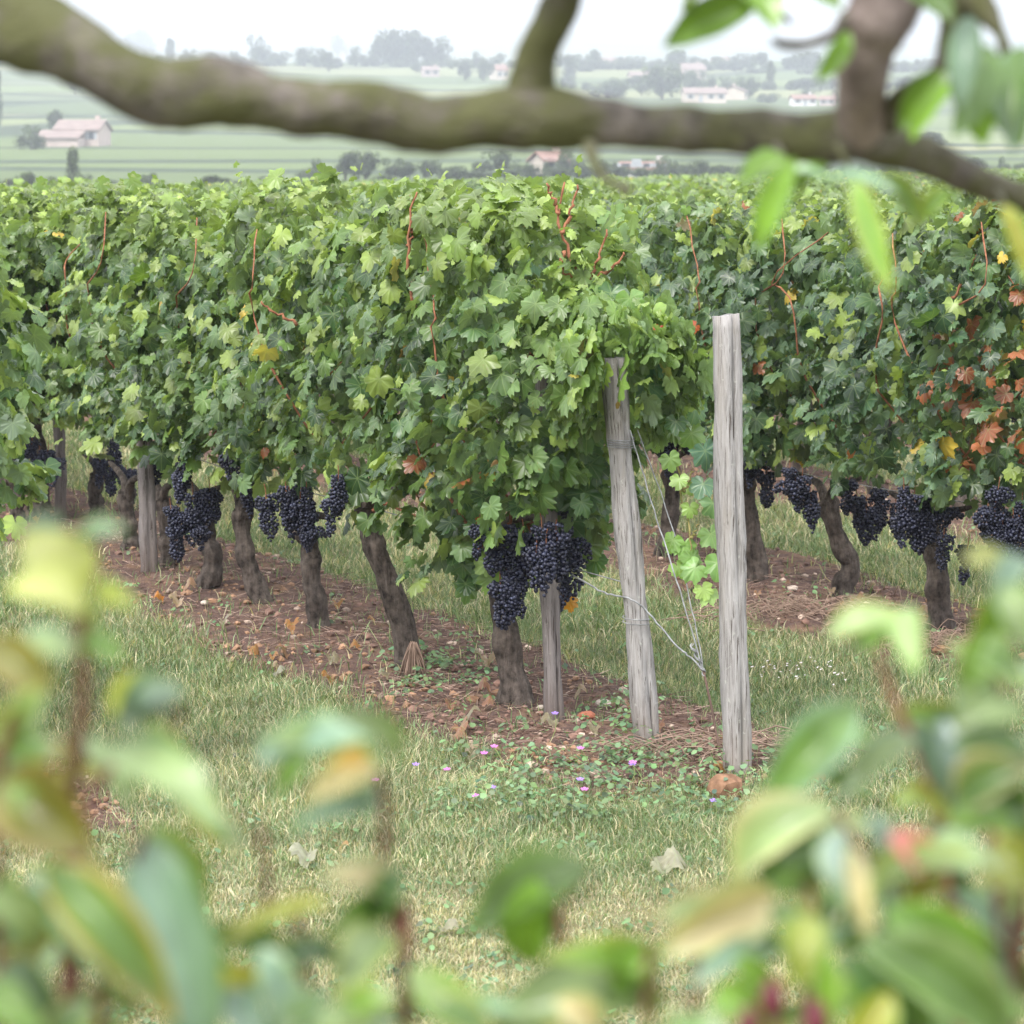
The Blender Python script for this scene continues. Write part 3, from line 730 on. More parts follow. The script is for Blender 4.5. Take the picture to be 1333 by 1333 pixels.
# ------------------------------------------------------------------ wooden posts
def post(label, base_px, top_px, w, dp, seed, rz=0.0, group='wooden vineyard posts', slant=0.0, d_top=0.0, mat='wood'):
    b = ground(*base_px); tp = P(top_px[0], top_px[1], b[1] + d_top) - b
    r_ = np.random.default_rng(seed); k = 34
    prof = np.array([(-.5, -.5), (-.12, -.56), (.02, -.43), (.10, -.55), (.5, -.46), (.54, .1), (.44, .5), (-.1, .54), (-.5, .46), (-.55, 0)]) * [w, dp]
    ca, sa = math.cos(rz), math.sin(rz); prof = prof @ np.array([[ca, sa], [-sa, ca]])
    n = len(prof); V = []
    ph = r_.uniform(0, 6, n)
    for i in range(k):
        t = i / (k - 1); c = tp * t; c = c - np.array([0, 0, .12]) * (1 - t) ** 6; c = c + np.array([.004 * math.sin(t * 5 + seed), 0, 0])
        s = 1.05 - .07 * t + .02 * math.sin(t * 9 + seed); jit = .0030 * np.sin(t * 17 + ph * 3) + .0022 * np.sin(t * 7 + ph * 5) + r_.normal(0, .0010, n)
        rad = prof * s * (1 + jit[:, None] / w * 1.5)
        z = np.full(n, c[2])
        if i == k - 1: z = z + (prof[:, 0]) * slant + r_.normal(0, .002, n)
        V.append(np.stack([c[0] + rad[:, 0], c[1] + rad[:, 1], z], -1))
    V = np.vstack(V); T = []
    for i in range(k - 1):
        for j in range(n):
            a = i * n + j; e = i * n + (j + 1) % n; T += [(a, e, e + n), (a, e + n, a + n)]
    V = np.vstack([V, V[-n:].mean(0) - [0, 0, .003]]); c1 = len(V) - 1
    for j in range(n): T.append((c1, (k - 1) * n + j, (k - 1) * n + (j + 1) % n))
    me = mesh_np('post', V, np.array(T), M[mat], smooth_=True)
    o = obj('vineyard_post', me, loc=b); tag(o, label, 'post', group)
    return o, b
pA, bA = post('tall free-standing pale grey wooden post with a cracked edge', (958, 1008), (946, 410), .062, .075, 1, .45, slant=.12)
pB, bB = post('leaning squared end post with wires bound round it, leaves over its top', (845, 972), (797, 466), .056, .066, 2, .55)
pC, bC = post('narrow darker stake beside the first vine trunk, under the grapes', (723, 938), (706, 430), .050, .055, 3, .5, mat='wood_dark')
post('short weathered stake in the front row, left of the loaded crooked vine', (196, 742), (186, 560), .066, .07, 4, .3, mat='wood_dark')
post('thin stake at the far left of the front row', (80, 672), (76, 540), .055, .05, 5, .2, mat='wood_dark')
post('small stake glimpsed in the second row behind the gap', (572, 662), (572, 560), .07, .07, 6, .2, mat='wood_dark')

# ------------------------------------------------------------------ wires
def wire(name, pts, r=.0022, mat='wire', label='', cat='wire', group=None, n=6, k=None, jit=0):
    p = resample(pts, k or max(12, 6 * len(pts)))
    if jit: p = p + np.random.default_rng(len(pts)).normal(0, jit, p.shape)
    V, T = tube(p - p[0], np.full(len(p), r), n)
    o = obj(name, mesh_np(name, V, T, M[mat]), loc=p[0]); tag(o, label, cat, group); return o
def row_wire(k, y0, y1, z):
    out = []
    for y in np.linspace(y0, y1, 16): out.append((row_x(k, y), y, z + .01 * math.sin(y * 2)))
    return out
gw = 'trellis wires'; dB = bB[1]
wire('trellis_wire', row_wire(0, 11.1, 30, .56), label='low trellis wire stretched along the front row through the gap between trunks', cat='wire', group=gw)
wire('trellis_wire', row_wire(0, 11.1, 30, 1.05), label='upper trellis wire of the front row, tied to the leaning end post', cat='wire', group=gw)
wire('trellis_wire', row_wire(1, 12, 30, .56), label='low trellis wire of the row on the right', cat='wire', group=gw)
wire('guy_wire', [P(820, 560, dB - .04), P(850, 660, dB - .06), P(882, 760, dB - .1), P(915, 872, dB - .12)], .0026, label='double guy wire running down from the leaning post, left strand', group='guy wires of the end post', jit=.001)
wire('guy_wire', [P(830, 560, dB + .05), P(876, 690, dB), P(902, 800, dB - .08), P(916, 872, dB - .12)], .0022, label='thinner right strand of the guy wire between the posts', group='guy wires of the end post', jit=.001)
wire('guy_wire', [P(745, 748, dB + .5), P(785, 770, dB + .2), P(818, 779, dB - .05), P(842, 795, dB - .06), P(880, 840, dB - .1), P(900, 856, dB - .11), P(917, 876, dB - .12)], .0030, label='kinked grey wire from the grapes round the leaning post down to the guy', group='guy wires of the end post', jit=.0015)
for i in range(5):
    a = i * 1.26
    pts = []
    for q in np.linspace(0, 1, 22):
        c = P(900, 838, dB - .11) * (1 - q) + P(918, 880, dB - .125) * q
        pts.append(c + np.array([math.cos(q * 22 + a), math.sin(q * 22 + a), 0]) * .007)
    if i < 2: wire('wire_knot', pts, .0022, label=['thick twisted wire knot where the guys meet', 'second strand twisted into the wire knot'][i], group='wire knot of the guys', k=50, n=5)
wire('anchor_rod', [P(916, 874, dB - .12), P(928, 930, dB - .2), P(938, 985, dB - .3), P(944, 1010, dB - .36)], .0042, 'rust', label='brown anchor rod going into the soil at the foot of the tall post', cat='anchor rod')
for (yp, nn) in ((570, 4), (800, 2)):
    pts = []
    b = bB; c = None
    for q in np.linspace(0, 1, 12 * nn):
        a = q * nn * 2 * math.pi
        cx = 806 if yp == 570 else 826
        c = P(cx + 2, yp + 12 * q, dB)
        pts.append(c + np.array([math.cos(a) * .043, math.sin(a) * .050, 0]))
    wire('wire_binding', pts, .0018, label='wire wound round the leaning post, %s binding' % ('upper' if yp == 570 else 'lower'), group='wire bindings on the post', k=14 * nn, n=5)

# ------------------------------------------------------------------ ground cover
def blades(n, xf, yf, hf, wf, colf, seed, accept):
    r_ = np.random.default_rng(seed)
    y = yf(r_.random(n)); x = (r_.random(n) * 2 - 1) * xf(y)
    a = accept(x, y, r_); x, y = x[a], y[a]; n = len(x)
    z = elev(x, y) - .004
    h = hf(x, y, r_); w = wf(x, y, r_)
    an = r_.uniform(0, 6.283, n); lean = np.abs(r_.normal(0, .65, n)) + .15; la = r_.uniform(0, 6.283, n)
    dx, dy = np.cos(an) * w, np.sin(an) * w
    lx, ly = np.cos(la) * lean * h, np.sin(la) * lean * h
    V = np.empty((n, 5, 3), np.float32)
    V[:, 0] = np.stack([x - dx, y - dy, z], -1); V[:, 1] = np.stack([x + dx, y + dy, z], -1)
    V[:, 2] = np.stack([x - dx * .8 + lx * .35, y - dy * .8 + ly * .35, z + h * .55], -1); V[:, 3] = np.stack([x + dx * .8 + lx * .35, y + dy * .8 + ly * .35, z + h * .55], -1)
    V[:, 4] = np.stack([x + lx, y + ly, z + h * .92 - h * lean * .2], -1)
    T = np.array([(0, 1, 3), (0, 3, 2), (2, 3, 4)])[None] + (np.arange(n) * 5)[:, None, None]
    c = colf(x, y, r_)
    return V.reshape(-1, 3), T.reshape(-1, 3), np.repeat(c, 5, 0)
def g_yf(u): return 1 / (1 / 7.2 + u * (1 / 42. - 1 / 7.2))
def g_xf(y): return .149 * y + .35
def g_acc(x, y, r_):
    m = soilmask(x, y)
    bare = smooth(.25, .6, fbm(x, y, 2.3, 12))
    o, s = row_off(x, y)
    return r_.random(len(x)) > np.clip(m * 1.15, 0, .95) + .25 * bare
def dryness(x, y):
    return np.clip(.42 + .46 * (1 - smooth(8.2, 10.2, y)) + .38 * fbm(x, y, 1.15, 21), 0, 1)
def g_h(x, y, r_):
    return (.024 + .022 * smooth(8.5, 10.5, y) + .024 * np.clip(fbm(x, y, 1.8, 30), -.5, 1)) * r_.uniform(.5, 1.6, len(x)) * (1 + .012 * y)
def g_w(x, y, r_): return .0012 * r_.uniform(.5, 1.6, len(x)) * np.maximum(1, y / 10)
def g_c(x, y, r_):
    n = len(x); d = dryness(x, y)
    st = np.array([.50, .44, .30]); gr = np.array([.095, .160, .058]); g2 = np.array([.145, .210, .090]); g3 = np.array([.24, .28, .15])
    u = r_.random((n, 1)); c = np.where(u < .4, gr, np.where(u < .75, g2, g3))
    c = np.where(r_.random((n, 1)) < (d * .9)[:, None], st, c)
    return c * r_.uniform(.5, 1.35, (n, 1))
V, T, C = blades(560000, g_xf, g_yf, g_h, g_w, g_c, 3, g_acc)
gr = obj('grass', mesh_np('grass', V, T, M['grass'], col=C)); gr['kind'] = 'stuff'

# broad-leaved weeds: rosettes of small round leaves
def disc_template(seed):
    r_ = np.random.default_rng(seed); th = np.linspace(0, 2 * math.pi, 8, endpoint=False); rr = r_.uniform(.8, 1.1, 8)
    V = np.vstack([[0, .5, 0], np.stack([np.sin(th) * rr * .42, np.cos(th) * rr * .5 + .5, r_.normal(0, .06, 8) + .1], -1)])
    T = [(0, 1 + (i + 1) % 8, 1 + i) for i in range(8)]
    return V, np.array(T), V[:, :2] * .5 + .3
DT = [disc_template(s) for s in range(3)]
r_ = np.random.default_rng(8)
cl = []
for i in range(1100):
    yv = float(g_yf(r_.random())); 
    if yv > 18: continue
    xv = r_.uniform(-1, 1) * float(g_xf(yv)); cl.append((xv, yv, r_.uniform(.02, .06)))
for i in range(230):   # the mallow patch in front of the end posts
    q = ground(r_.uniform(560, 990), r_.uniform(985, 1075)); cl.append((q[0], q[1], r_.uniform(.03, .10)))
for i in range(40):
    q = ground(r_.uniform(790, 850), r_.uniform(925, 1000)); cl.append((q[0], q[1], r_.uniform(.06, .17)))
for i in range(60):
    q = ground(r_.uniform(500, 640), r_.uniform(840, 900)); cl.append((q[0], q[1], r_.uniform(.02, .06)))
pos, nr, tp_, sz = [], [], [], []
for (x, y, s) in cl:
    k = r_.integers(4, 11); z = float(elev(x, y))
    for j in range(k):
        a = r_.uniform(0, 6.283); rad = r_.uniform(0, .05) ; h = r_.uniform(.01, s)
        pos.append((x + math.cos(a) * rad, y + math.sin(a) * rad, z + h)); nr.append((math.cos(a) * .5, math.sin(a) * .5 - .2, 1)); tp_.append((math.cos(a), math.sin(a), -.2)); sz.append(r_.uniform(.009, .028))
pos = np.array(pos); n_ = len(pos)
cw = np.array([[.10, .165, .075]]) * r_.uniform(.6, 1.7, (n_, 1)) * np.array([1, 1, 1]) + r_.uniform(0, .04, (n_, 3))
V, T, U, C = place_leaves(DT, pos, np.array(nr), np.array(tp_), np.array(sz), cw, r_)
we = obj('weeds', mesh_np('weeds', V, T, M['grass'], col=C, uv=U)); we['kind'] = 'stuff'

# straw and twig litter on the soil strips
def litter(n, seed, sel):
    r_ = np.random.default_rng(seed); y = 1 / (1 / 9.0 + r_.random(n) * (1 / 34. - 1 / 9.0)); x = (r_.random(n) * 2 - 1) * g_xf(y)
    a = (soilmask(x, y) * 1.15 > r_.random(n) * .9 + .15) & sel(x, y, r_); x, y = x[a], y[a]; n = len(x)
    z = elev(x, y) + r_.uniform(.001, .016, n); L = r_.uniform(.02, .10, n); an = r_.uniform(0, 3.1416, n); pit = r_.normal(0, .16, n)
    d = np.stack([np.cos(an) * np.cos(pit), np.sin(an) * np.cos(pit), np.sin(pit)], -1) * L[:, None]; w = r_.uniform(.0006, .0017, n)
    s = np.stack([-np.sin(an), np.cos(an), np.zeros(n)], -1) * w[:, None]; u = np.zeros((n, 3)); u[:, 2] = w * 1.4
    p = np.stack([x, y, z], -1); V = np.stack([p - s, p + s, p + u, p + d - s * .7, p + d + s * .7, p + d + u * .7], 1)
    T = np.array([(0, 2, 5), (0, 5, 3), (2, 1, 4), (2, 4, 5), (0, 3, 4), (0, 4, 1)])[None] + (np.arange(n) * 6)[:, None, None]
    c = np.where(r_.random((n, 1)) < .42, np.array([.31, .225, .18]), np.array([.12, .075, .060])) * r_.uniform(.4, 1.5, (n, 1))
    return V.reshape(-1, 3), T.reshape(-1, 3), np.repeat(c, 6, 0)
V, T, C = litter(80000, 4, lambda x, y, r_: fbm(x, y, 3.1, 55) + r_.normal(0, .25, len(x)) > -.05)
li = obj('straw_litter', mesh_np('straw_litter', V, T, M['litter'], col=C)); li['kind'] = 'stuff'
# soil crumbs
def crumbs(n, seed):
    r_ = np.random.default_rng(seed); y = 1 / (1 / 9.0 + r_.random(n) * (1 / 26. - 1 / 9.0)); x = (r_.random(n) * 2 - 1) * g_xf(y)
    a = soilmask(x, y) > .3 + r_.random(n) * .5; x, y = x[a], y[a]; n = len(x)
    s = np.minimum(r_.gamma(1.4, .0048, n) + .003, .021); v, f = ICO1; k = len(v)
    V = np.stack([x, y, elev(x, y) + s * .2], -1)[:, None] + (v[None] * r_.uniform(.65, 1.3, (n, k, 1))) * s[:, None, None] * np.array([1, 1, .7])
    T = f[None] + (np.arange(n) * k)[:, None, None]
    c = np.where(r_.random((n, 1)) < .12, np.array([.40, .30, .24]), np.where(fbm(x, y, 1.9, 40)[:, None] > .1, np.array([.25, .145, .088]), np.array([.16, .092, .070]))) * r_.uniform(.6, 1.4, (n, 1))
    return V.reshape(-1, 3), T.reshape(-1, 3), np.repeat(c, k, 0)
V, T, C = crumbs(16000, 6)
m_, n_, b_, o_ = nmat('soil_crumb'); at = N(n_, 'ShaderNodeAttribute', attribute_name='col'); n_.links.new(mix_(n_, 1.0, at.outputs['Color'], ramp(n_, noise(n_, 60, 3), [(.3, .7), (.7, 1.3)]), 'MULTIPLY'), b_.inputs['Base Color']); b_.inputs['Roughness'].default_value = .95
cr = obj('soil_crumbs', mesh_np('soil_crumbs', V, T, m_, col=C, smooth_=False)); cr['kind'] = 'stuff'

# single stones, clods and shards
def lump(name, label, cat, px, py, s, mat, group=None, flat=.7, seed=0):
    r_ = np.random.default_rng(seed); v, f = ICO2
    d = 1 + .22 * fbm(v[:, 0] * 2 + seed, v[:, 1] * 2 + v[:, 2], 1.5, seed) + r_.normal(0, .035, len(v))
    V = v * d[:, None] * s * np.array([1.15, .9, flat]); p = ground(px, py)
    o = obj(name, mesh_np(name, V, f, M[mat], smooth_=False), loc=p + np.array([0, 0, s * flat * .6]), rot=(0, 0, seed)); tag(o, label, cat, group)
lump('earth_clod', 'big brown lump of dry clay at the foot of the tall post', 'clod', 945, 1042, .058, 'clod', None, .95, 1)
lump('brick_shard', 'reddish brick-like shard on the soil right of the narrow stake', 'shard', 764, 936, .035, 'brick', None, .5, 2)
lump('pale_stone', 'pale pinkish stone lying behind the reddish shard', 'stone', 785, 919, .026, 'stone', 'pale stones on the soil', .6, 3)
lump('pale_stone', 'small pale stone just left of the narrow stake foot', 'stone', 704, 924, .018, 'stone', 'pale stones on the soil', .6, 4)
lump('pale_stone', 'white pebble on the soil below the fifth vine', 'stone', 266, 787, .020, 'stone', 'pale stones on the soil', .6, 5)
lump('pale_stone', 'cream stone beside the trunk behind the tall post', 'stone', 1032, 768, .022, 'stone', 'pale stones on the soil', .6, 6)
lump('earth_clod', 'orange clay lump left of the first vine foot', 'clod', 648, 908, .030, 'clod', 'small clay lumps', .6, 7)
lump('earth_clod', 'clay lump lying between the first and second vine', 'clod', 616, 915, .026, 'clod', 'small clay lumps', .6, 8)
lump('earth_clod', 'crumbled clay lump near the leaning post foot', 'clod', 700, 985, .024, 'clod', 'small clay lumps', .6, 9)
lump('earth_clod', 'pinkish clod at the foot of the stout right vine', 'clod', 1225, 850, .034, 'clod', 'small clay lumps', .6, 10)

# tuft of dead fibres at the foot of the second vine
r_ = np.random.default_rng(31); q = ground(538, 880); parts = []
for i in range(90):
    a = r_.uniform(0, 6.283); rad = r_.uniform(.01, .055); h = r_.uniform(.07, .13)
    parts.append(tube(resample([(math.cos(a) * rad * .25, math.sin(a) * rad * .25, h), (math.cos(a) * rad * .7, math.sin(a) * rad * .7, h * .55), (math.cos(a) * rad, math.sin(a) * rad, 0)], 5), [.0012, .0018, .002, .002, .0015], 4))
V, T = join(parts); tf = obj('dead_tuft', mesh_np('dead_tuft', V, T, plain('dry_fibre', (.24, .165, .125))), loc=q); tag(tf, 'small broom-like tuft of dead fibres at the foot of the leaning second vine', 'dead tuft')
# dry stalks lying at the foot of the end posts
def stalks(label, cpx, cpy, n, seed, spread, L=.22):
    r_ = np.random.default_rng(seed); parts = []; q = ground(cpx, cpy)
    for i in range(n):
        a = r_.uniform(-.5, 3.6); ll = L * r_.uniform(.5, 1.4); o = r_.normal(0, spread, 2) * [1, .7]
        z0_ = float(elev(q[0] + o[0], q[1] + o[1])) - q[2]
        p = np.array([o[0], o[1], z0_ + .01]); e = p + np.array([math.cos(a) * ll, math.sin(a) * ll * .6, r_.uniform(-.0, .03)]); mdl = (p + e) / 2 + [0, 0, r_.uniform(.01, .06)]
        parts.append(tube(resample([p, mdl, e], 7), np.full(7, r_.uniform(.0012, .0024)), 4))
    V, T = join(parts); o = obj('dry_stalks', mesh_np('dry_stalks', V, T, bpy.data.materials.get('dry_fibre')), loc=q); o['kind'] = 'stuff'
    o['label'] = label
stalks('heap of dry grass stalks between the two end posts', 885, 990, 60, 3, .11)
stalks('matted dry stalks on the bank behind the tall post', 1045, 800, 120, 4, .20, .22)
stalks('dry stalks under the stout right vine', 1225, 845, 90, 5, .10, .18)
stalks('dry vine stems leaning at the tall post foot', 940, 985, 40, 6, .05, .25)

# fallen leaves
def fallen(i, px, py, s, c, label, grp):
    r_ = np.random.default_rng(500 + i); q = ground(px, py)
    c = tuple(np.array(c) * .62); s = s * .8
    V, T, U, C = place_leaves([VT_HI[i % 6]], np.array([[0, 0, .012]]), np.array([[r_.normal(0, .35), -.45, 1.0]]), np.array([[r_.normal(), r_.normal(), 0]]), np.array([s]), np.array([c]), r_)
    V[:, 2] += .45 * s * np.abs(np.sin(V[:, 0] / s * 4 + i)) ; V[:, 2] -= min(0, V[:, 2].min() - .002)
    o = obj('fallen_leaf', mesh_np('fallen_leaf', V, T, M['vine_leaf'], col=C, uv=U), loc=q); tag(o, label, 'leaf', grp)
FL = [(490, 718, .10, (.55, .40, .28), None), (232, 790, .10, (.58, .42, .30), 'pale dry leaf leaning on the soil below the fifth vine'), (245, 772, .10, (.55, .33, .20), 'tan curled leaf at the foot of the fifth vine'),
      (207, 786, .07, (.60, .22, .03), 'bright orange leaf on the soil near the left stake'), (398, 1130, .12, (.46, .46, .34), 'crumpled pale leaf in the grass left of centre'), (446, 1112, .06, (.55, .33, .14), 'small tan leaf in the grass beside the crumpled pale one'),
      (880, 1140, .13, (.48, .46, .32), 'large pale curled leaf in the grass below the tall post'), (862, 1146, .09, (.40, .40, .26), 'grey-green curled leaf touching the large pale one'), (582, 1220, .08, (.45, .42, .30), 'dry leaf low in the centre of the grass'),
      (640, 925, .08, (.40, .20, .12), 'brown leaf on soil left of the first vine foot'), (585, 925, .07, (.36, .17, .11), 'dark red-brown leaf on the soil edge'), (1095, 832, .07, (.42, .18, .10), 'rust leaf in the grass right of the tall post'),
      (365, 885, .07, (.42, .40, .30), 'greyish leaf in the left grass strip'), (485, 812, .05, (.50, .22, .08), 'orange scrap on the soil between second and third vine'), (570, 1060, .06, (.40, .36, .22), 'dry leaf among the mallows')]
for i, (a, b, s, c, lab) in enumerate(FL[1:]): fallen(i, a, b, s, c, lab, 'fallen leaves on the ground')

r_ = np.random.default_rng(44); k_ = 0
while k_ < 70:
    y_ = 1 / (1 / 10.5 + r_.random() * (1 / 20. - 1 / 10.5)); x_ = r_.uniform(-1, 1) * .149 * y_
    if float(soilmask(np.array(x_), np.array(y_))) < .4: continue
    px_ = 666.5 + F * x_ / y_ ; py_ = HOR + F * H / y_
    fallen(20 + k_, px_, py_, r_.uniform(.05, .10), [(.42, .22, .13), (.30, .15, .10), (.50, .36, .24), (.48, .22, .07), (.36, .30, .20)][k_ % 5], 'small dead leaf lying among the litter under the vines', 'dead leaves scattered under the vines'); k_ += 1

# mallow flowers
def flower(px, py, h, mat, lab, s=.0125, grp='small mauve flowers in the grass'):
    q = ground(px, py + h * 430); t = thing('mallow_flower', lab, 'flower', q, 0, grp)
    r_ = np.random.default_rng(int(px))
    e = np.array([r_.normal(0, .02), r_.normal(0, .02), h]); V, T = tube(resample([(0, 0, 0), e * .5 + [.01, 0, 0], e], 6), np.full(6, .0013), 4)
    obj('stem', mesh_np('stem', V, T, M['weedstem']), t)
    V = [e]; T = []; tilt = r_.normal(0, .3, 2)
    for k in range(5):
        a = k * 1.2566 + .3
        for da, rr in ((-.5, .7), (-.25, 1), (.25, 1), (.5, .7)):
            v = np.array([math.cos(a + da) * rr, math.sin(a + da) * rr * .8, .35 + .3 * rr * math.sin(a + da)]) * s; V.append(e + v)
        b0 = 1 + 4 * k; T += [(0, b0, b0 + 1), (0, b0 + 1, b0 + 2), (0, b0 + 2, b0 + 3)]
    obj('petals', mesh_np('petals', np.array(V), np.array(T), M[mat]), t)
for a in [(616, 1034, .05, 'pink', 'pink flower furthest forward, left of centre'), (627, 980, .07, 'pink', 'pink flower at the soil edge below the first vine'), (657, 972, .09, 'pink', 'taller pink flower right of the soil-edge one'),
          (768, 972, .08, 'pink', 'magenta flower in front of the leaning post'), (820, 992, .07, 'pink', 'pink flower at the foot of the leaning post'), (749, 1028, .05, 'pink', 'small pink flower low between the posts and centre'),
          (748, 1012, .06, 'violet', 'violet flower just above the small pink one'), (717, 926, .09, 'violet', 'lilac flower by the narrow stake'), (836, 996, .06, 'violet', 'violet flower right of the leaning post pink one'),
          (592, 1003, .05, 'pink', 'faint pink flower at left of the patch'), (642, 1027, .05, 'violet', 'pale violet flower right of the forward pink one'), (929, 1045, .05, 'violet', 'lilac flower below the clay lump'),
          (489, 1018, .06, 'pink', 'pink flower glimpsed beside the blurred stem'), (540, 995, .05, 'violet', 'blue-violet flower at the far left of the patch')]:
    flower(*a)
r_ = np.random.default_rng(9)
q0 = ground(1060, 900); V = []; T = []; 
for i in range(48):
    o = r_.normal(0, 1, 2) * [.05, .09] + [[.0, .1], [-.09, -.12], [.06, -.2], [-.16, .0]][i % 4]; z = float(elev(q0[0] + o[0], q0[1] + o[1])) - q0[2] + r_.uniform(.05, .12); b = len(V); s = r_.uniform(.003, .007)
    for k in range(6): V.append((o[0] + math.cos(k * 1.05) * s, o[1] + math.sin(k * 1.05) * s, z + r_.normal(0, .002)))
    T += [(b, b + 1, b + 2), (b, b + 2, b + 3), (b, b + 3, b + 4), (b, b + 4, b + 5)]
ow = obj('white_flowers', mesh_np('white_flowers', np.array(V), np.array(T), M['white_petal']), loc=q0); ow['kind'] = 'stuff'

# ------------------------------------------------------------------ far country: trees and houses
def crown_mesh(kind, seed, n=1100):
    r_ = np.random.default_rng(seed); pts = []; 
    if kind == 'cypress': lobes = [((0, 0, .12 + .8 * t), .24 * math.sin(min(1, t * 1.5 + .25) * 2.5) + .05) for t in np.linspace(0, 1, 9)]
    elif kind == 'poplar': lobes = [((r_.normal(0, .05), r_.normal(0, .05), .15 + .75 * t), .20 * math.sin(.5 + t * 2.2) + .03) for t in np.linspace(0, 1, 8)]
    elif kind == 'bush': lobes = [((r_.uniform(-.5, .5), r_.uniform(-.3, .3), r_.uniform(.15, .55)), r_.uniform(.2, .36)) for _ in range(9)]
    else: lobes = [((r_.normal(0, .22), r_.normal(0, .2), r_.uniform(.22, .80)), r_.uniform(.15, .30)) for _ in range(14)]
    L = np.array([l[0] for l in lobes]); Rr = np.array([l[1] for l in lobes]); k = r_.integers(0, len(L), n)
    d = r_.normal(0, 1, (n, 3)); d /= np.linalg.norm(d, axis=1)[:, None]; p = L[k] + d * (Rr[k] * r_.uniform(.55, 1.05, n))[:, None]
    p[:, 2] = np.clip(p[:, 2], .02, 1.1)
    c = np.array([.045, .062, .032]) * r_.uniform(.55, 1.6, (n, 1)) * (1 + .25 * fbm(p[:, 0] * 6, p[:, 2] * 6, 1, seed))[:, None]
    V, T, U, C = place_leaves(DT, p, d + [0, 0, .5], r_.normal(0, 1, (n, 3)), r_.uniform(.05, .11, n) * (1.0 if kind not in ('cypress', 'poplar') else .7), c, r_)
    return mesh_np('crown', V, T, M['far_leaf'], col=C, uv=U)
CR = {k: [crown_mesh(k, 70 + s + 10 * i) for s in range(3)] for i, k in enumerate(('round', 'bush', 'cypress', 'poplar'))}
def trunk_unit():
    ps = [tube(resample([(0, 0, -.05), (.01, 0, .3), (0, 0, .55)], 8), np.linspace(.05, .022, 8), 7, .05)]
    for a in (0, 2.1, 4.2): ps.append(tube(resample([(0, 0, .3), (.1 * math.cos(a), .1 * math.sin(a), .45), (.2 * math.cos(a), .2 * math.sin(a), .62)], 6), np.linspace(.022, .008, 6), 5))
    V, T = join(ps); return mesh_np('trunk', V, T, M['tree_bark'])
TU = trunk_unit()
def ray_far(px, py):
    r = ray(px, py); o = np.array([0, 0, H])
    dd = np.geomspace(250, 9000, 1800); pp = o + r * (dd / r[1])[:, None]
    hit = np.nonzero(pp[:, 2] < elev(pp[:, 0], pp[:, 1]))[0]
    return pp[hit[0]] if len(hit) else o + r * (4500 / r[1])
tcount = 0
def tree(px, py, wpx, hpx, kind, label, group=None, d=None, name='tree'):
    global tcount
    if d is None: p = ray_far(px, py)
    else:
        p = P(px, py, d); p[2] = float(elev(p[0], p[1]))
    s = p[1] / F; w, h = wpx * s * 1.2, hpx * s * 1.22
    t = thing(name, label, 'bush' if kind == 'bush' else 'tree', p, tcount * 1.3, group)
    wu = {'round': 1.05, 'bush': 1.5, 'cypress': .52, 'poplar': .5}[kind]
    obj('trunk', TU, t, sc=(w * .8, w * .8, h)); obj('crown', CR[kind][tcount % 3], t, sc=(w / wu, w / wu, h)); tcount += 1
gR = 'trees along the far ridge'
tree(41, 195, 32, 28, 'round', 'round dark tree standing left of the pink farmhouse')
tree(76, 176, 26, 30, 'round', 'bare brownish tree right behind the pink farmhouse')
tree(95, 246, 19, 42, 'cypress', 'dark upright cypress below the pink farmhouse')
tree(-4, 166, 14, 62, 'poplar', 'tall dark conifer cut by the left edge')
tree(98, 124, 26, 30, 'round', 'dark tree half hidden under the pear branch at left')
for i, (x, w, h) in enumerate(((12, 40, 24), (34, 34, 30), (60, 36, 22))): tree(x, 250, w, h, 'bush', ['low grey-green bush at the left edge of the valley', 'tallest grey bush left of the cypress', 'grey bush nearest the cypress'][i], 'grey bushes left of the cypress', name='bush')
tree(160, 247, 40, 12, 'bush', 'low scrub between cypress and centre', 'valley scrub', name='bush'); tree(185, 245, 14, 16, 'round', 'small dark tree left in the valley scrub'); tree(200, 245, 16, 18, 'round', 'small dark tree right in the valley scrub')
tree(400, 237, 40, 22, 'bush', 'low bush at the near end of the valley trees', name='bush'); tree(412, 234, 18, 24, 'round', 'slim tree above the low bush in the valley')
tree(450, 236, 40, 34, 'round', 'greyish full tree in the valley under the branch'); tree(475, 236, 34, 36, 'round', 'tallest of the greyish valley trees')
for i, (x, w, h) in enumerate(((515, 34, 24), (533, 24, 20), (556, 24, 22), (585, 40, 16), (612, 34, 12))): tree(x, 233, w, h, 'round' if i < 3 else 'bush', ['dark round tree right of the grey valley trees', 'smaller tree beside the dark round one', 'third dark tree just before the hedge in the valley', 'long low hedge bush in the valley', 'end bush of the valley hedge'][i], 'valley hedge trees')
tree(655, 232, 34, 34, 'round', 'dark tree left of the cream house'); tree(742, 230, 40, 30, 'round', 'rounded tree standing right of the cream house'); tree(800, 230, 50, 20, 'bush', 'bushes in front of the long low shed', name='bush'); tree(895, 231, 50, 22, 'bush', 'dark bushes right of the long low shed', name='bush'); tree(935, 231, 50, 18, 'bush', 'dark bushes under the branch right of the shed', name='bush')
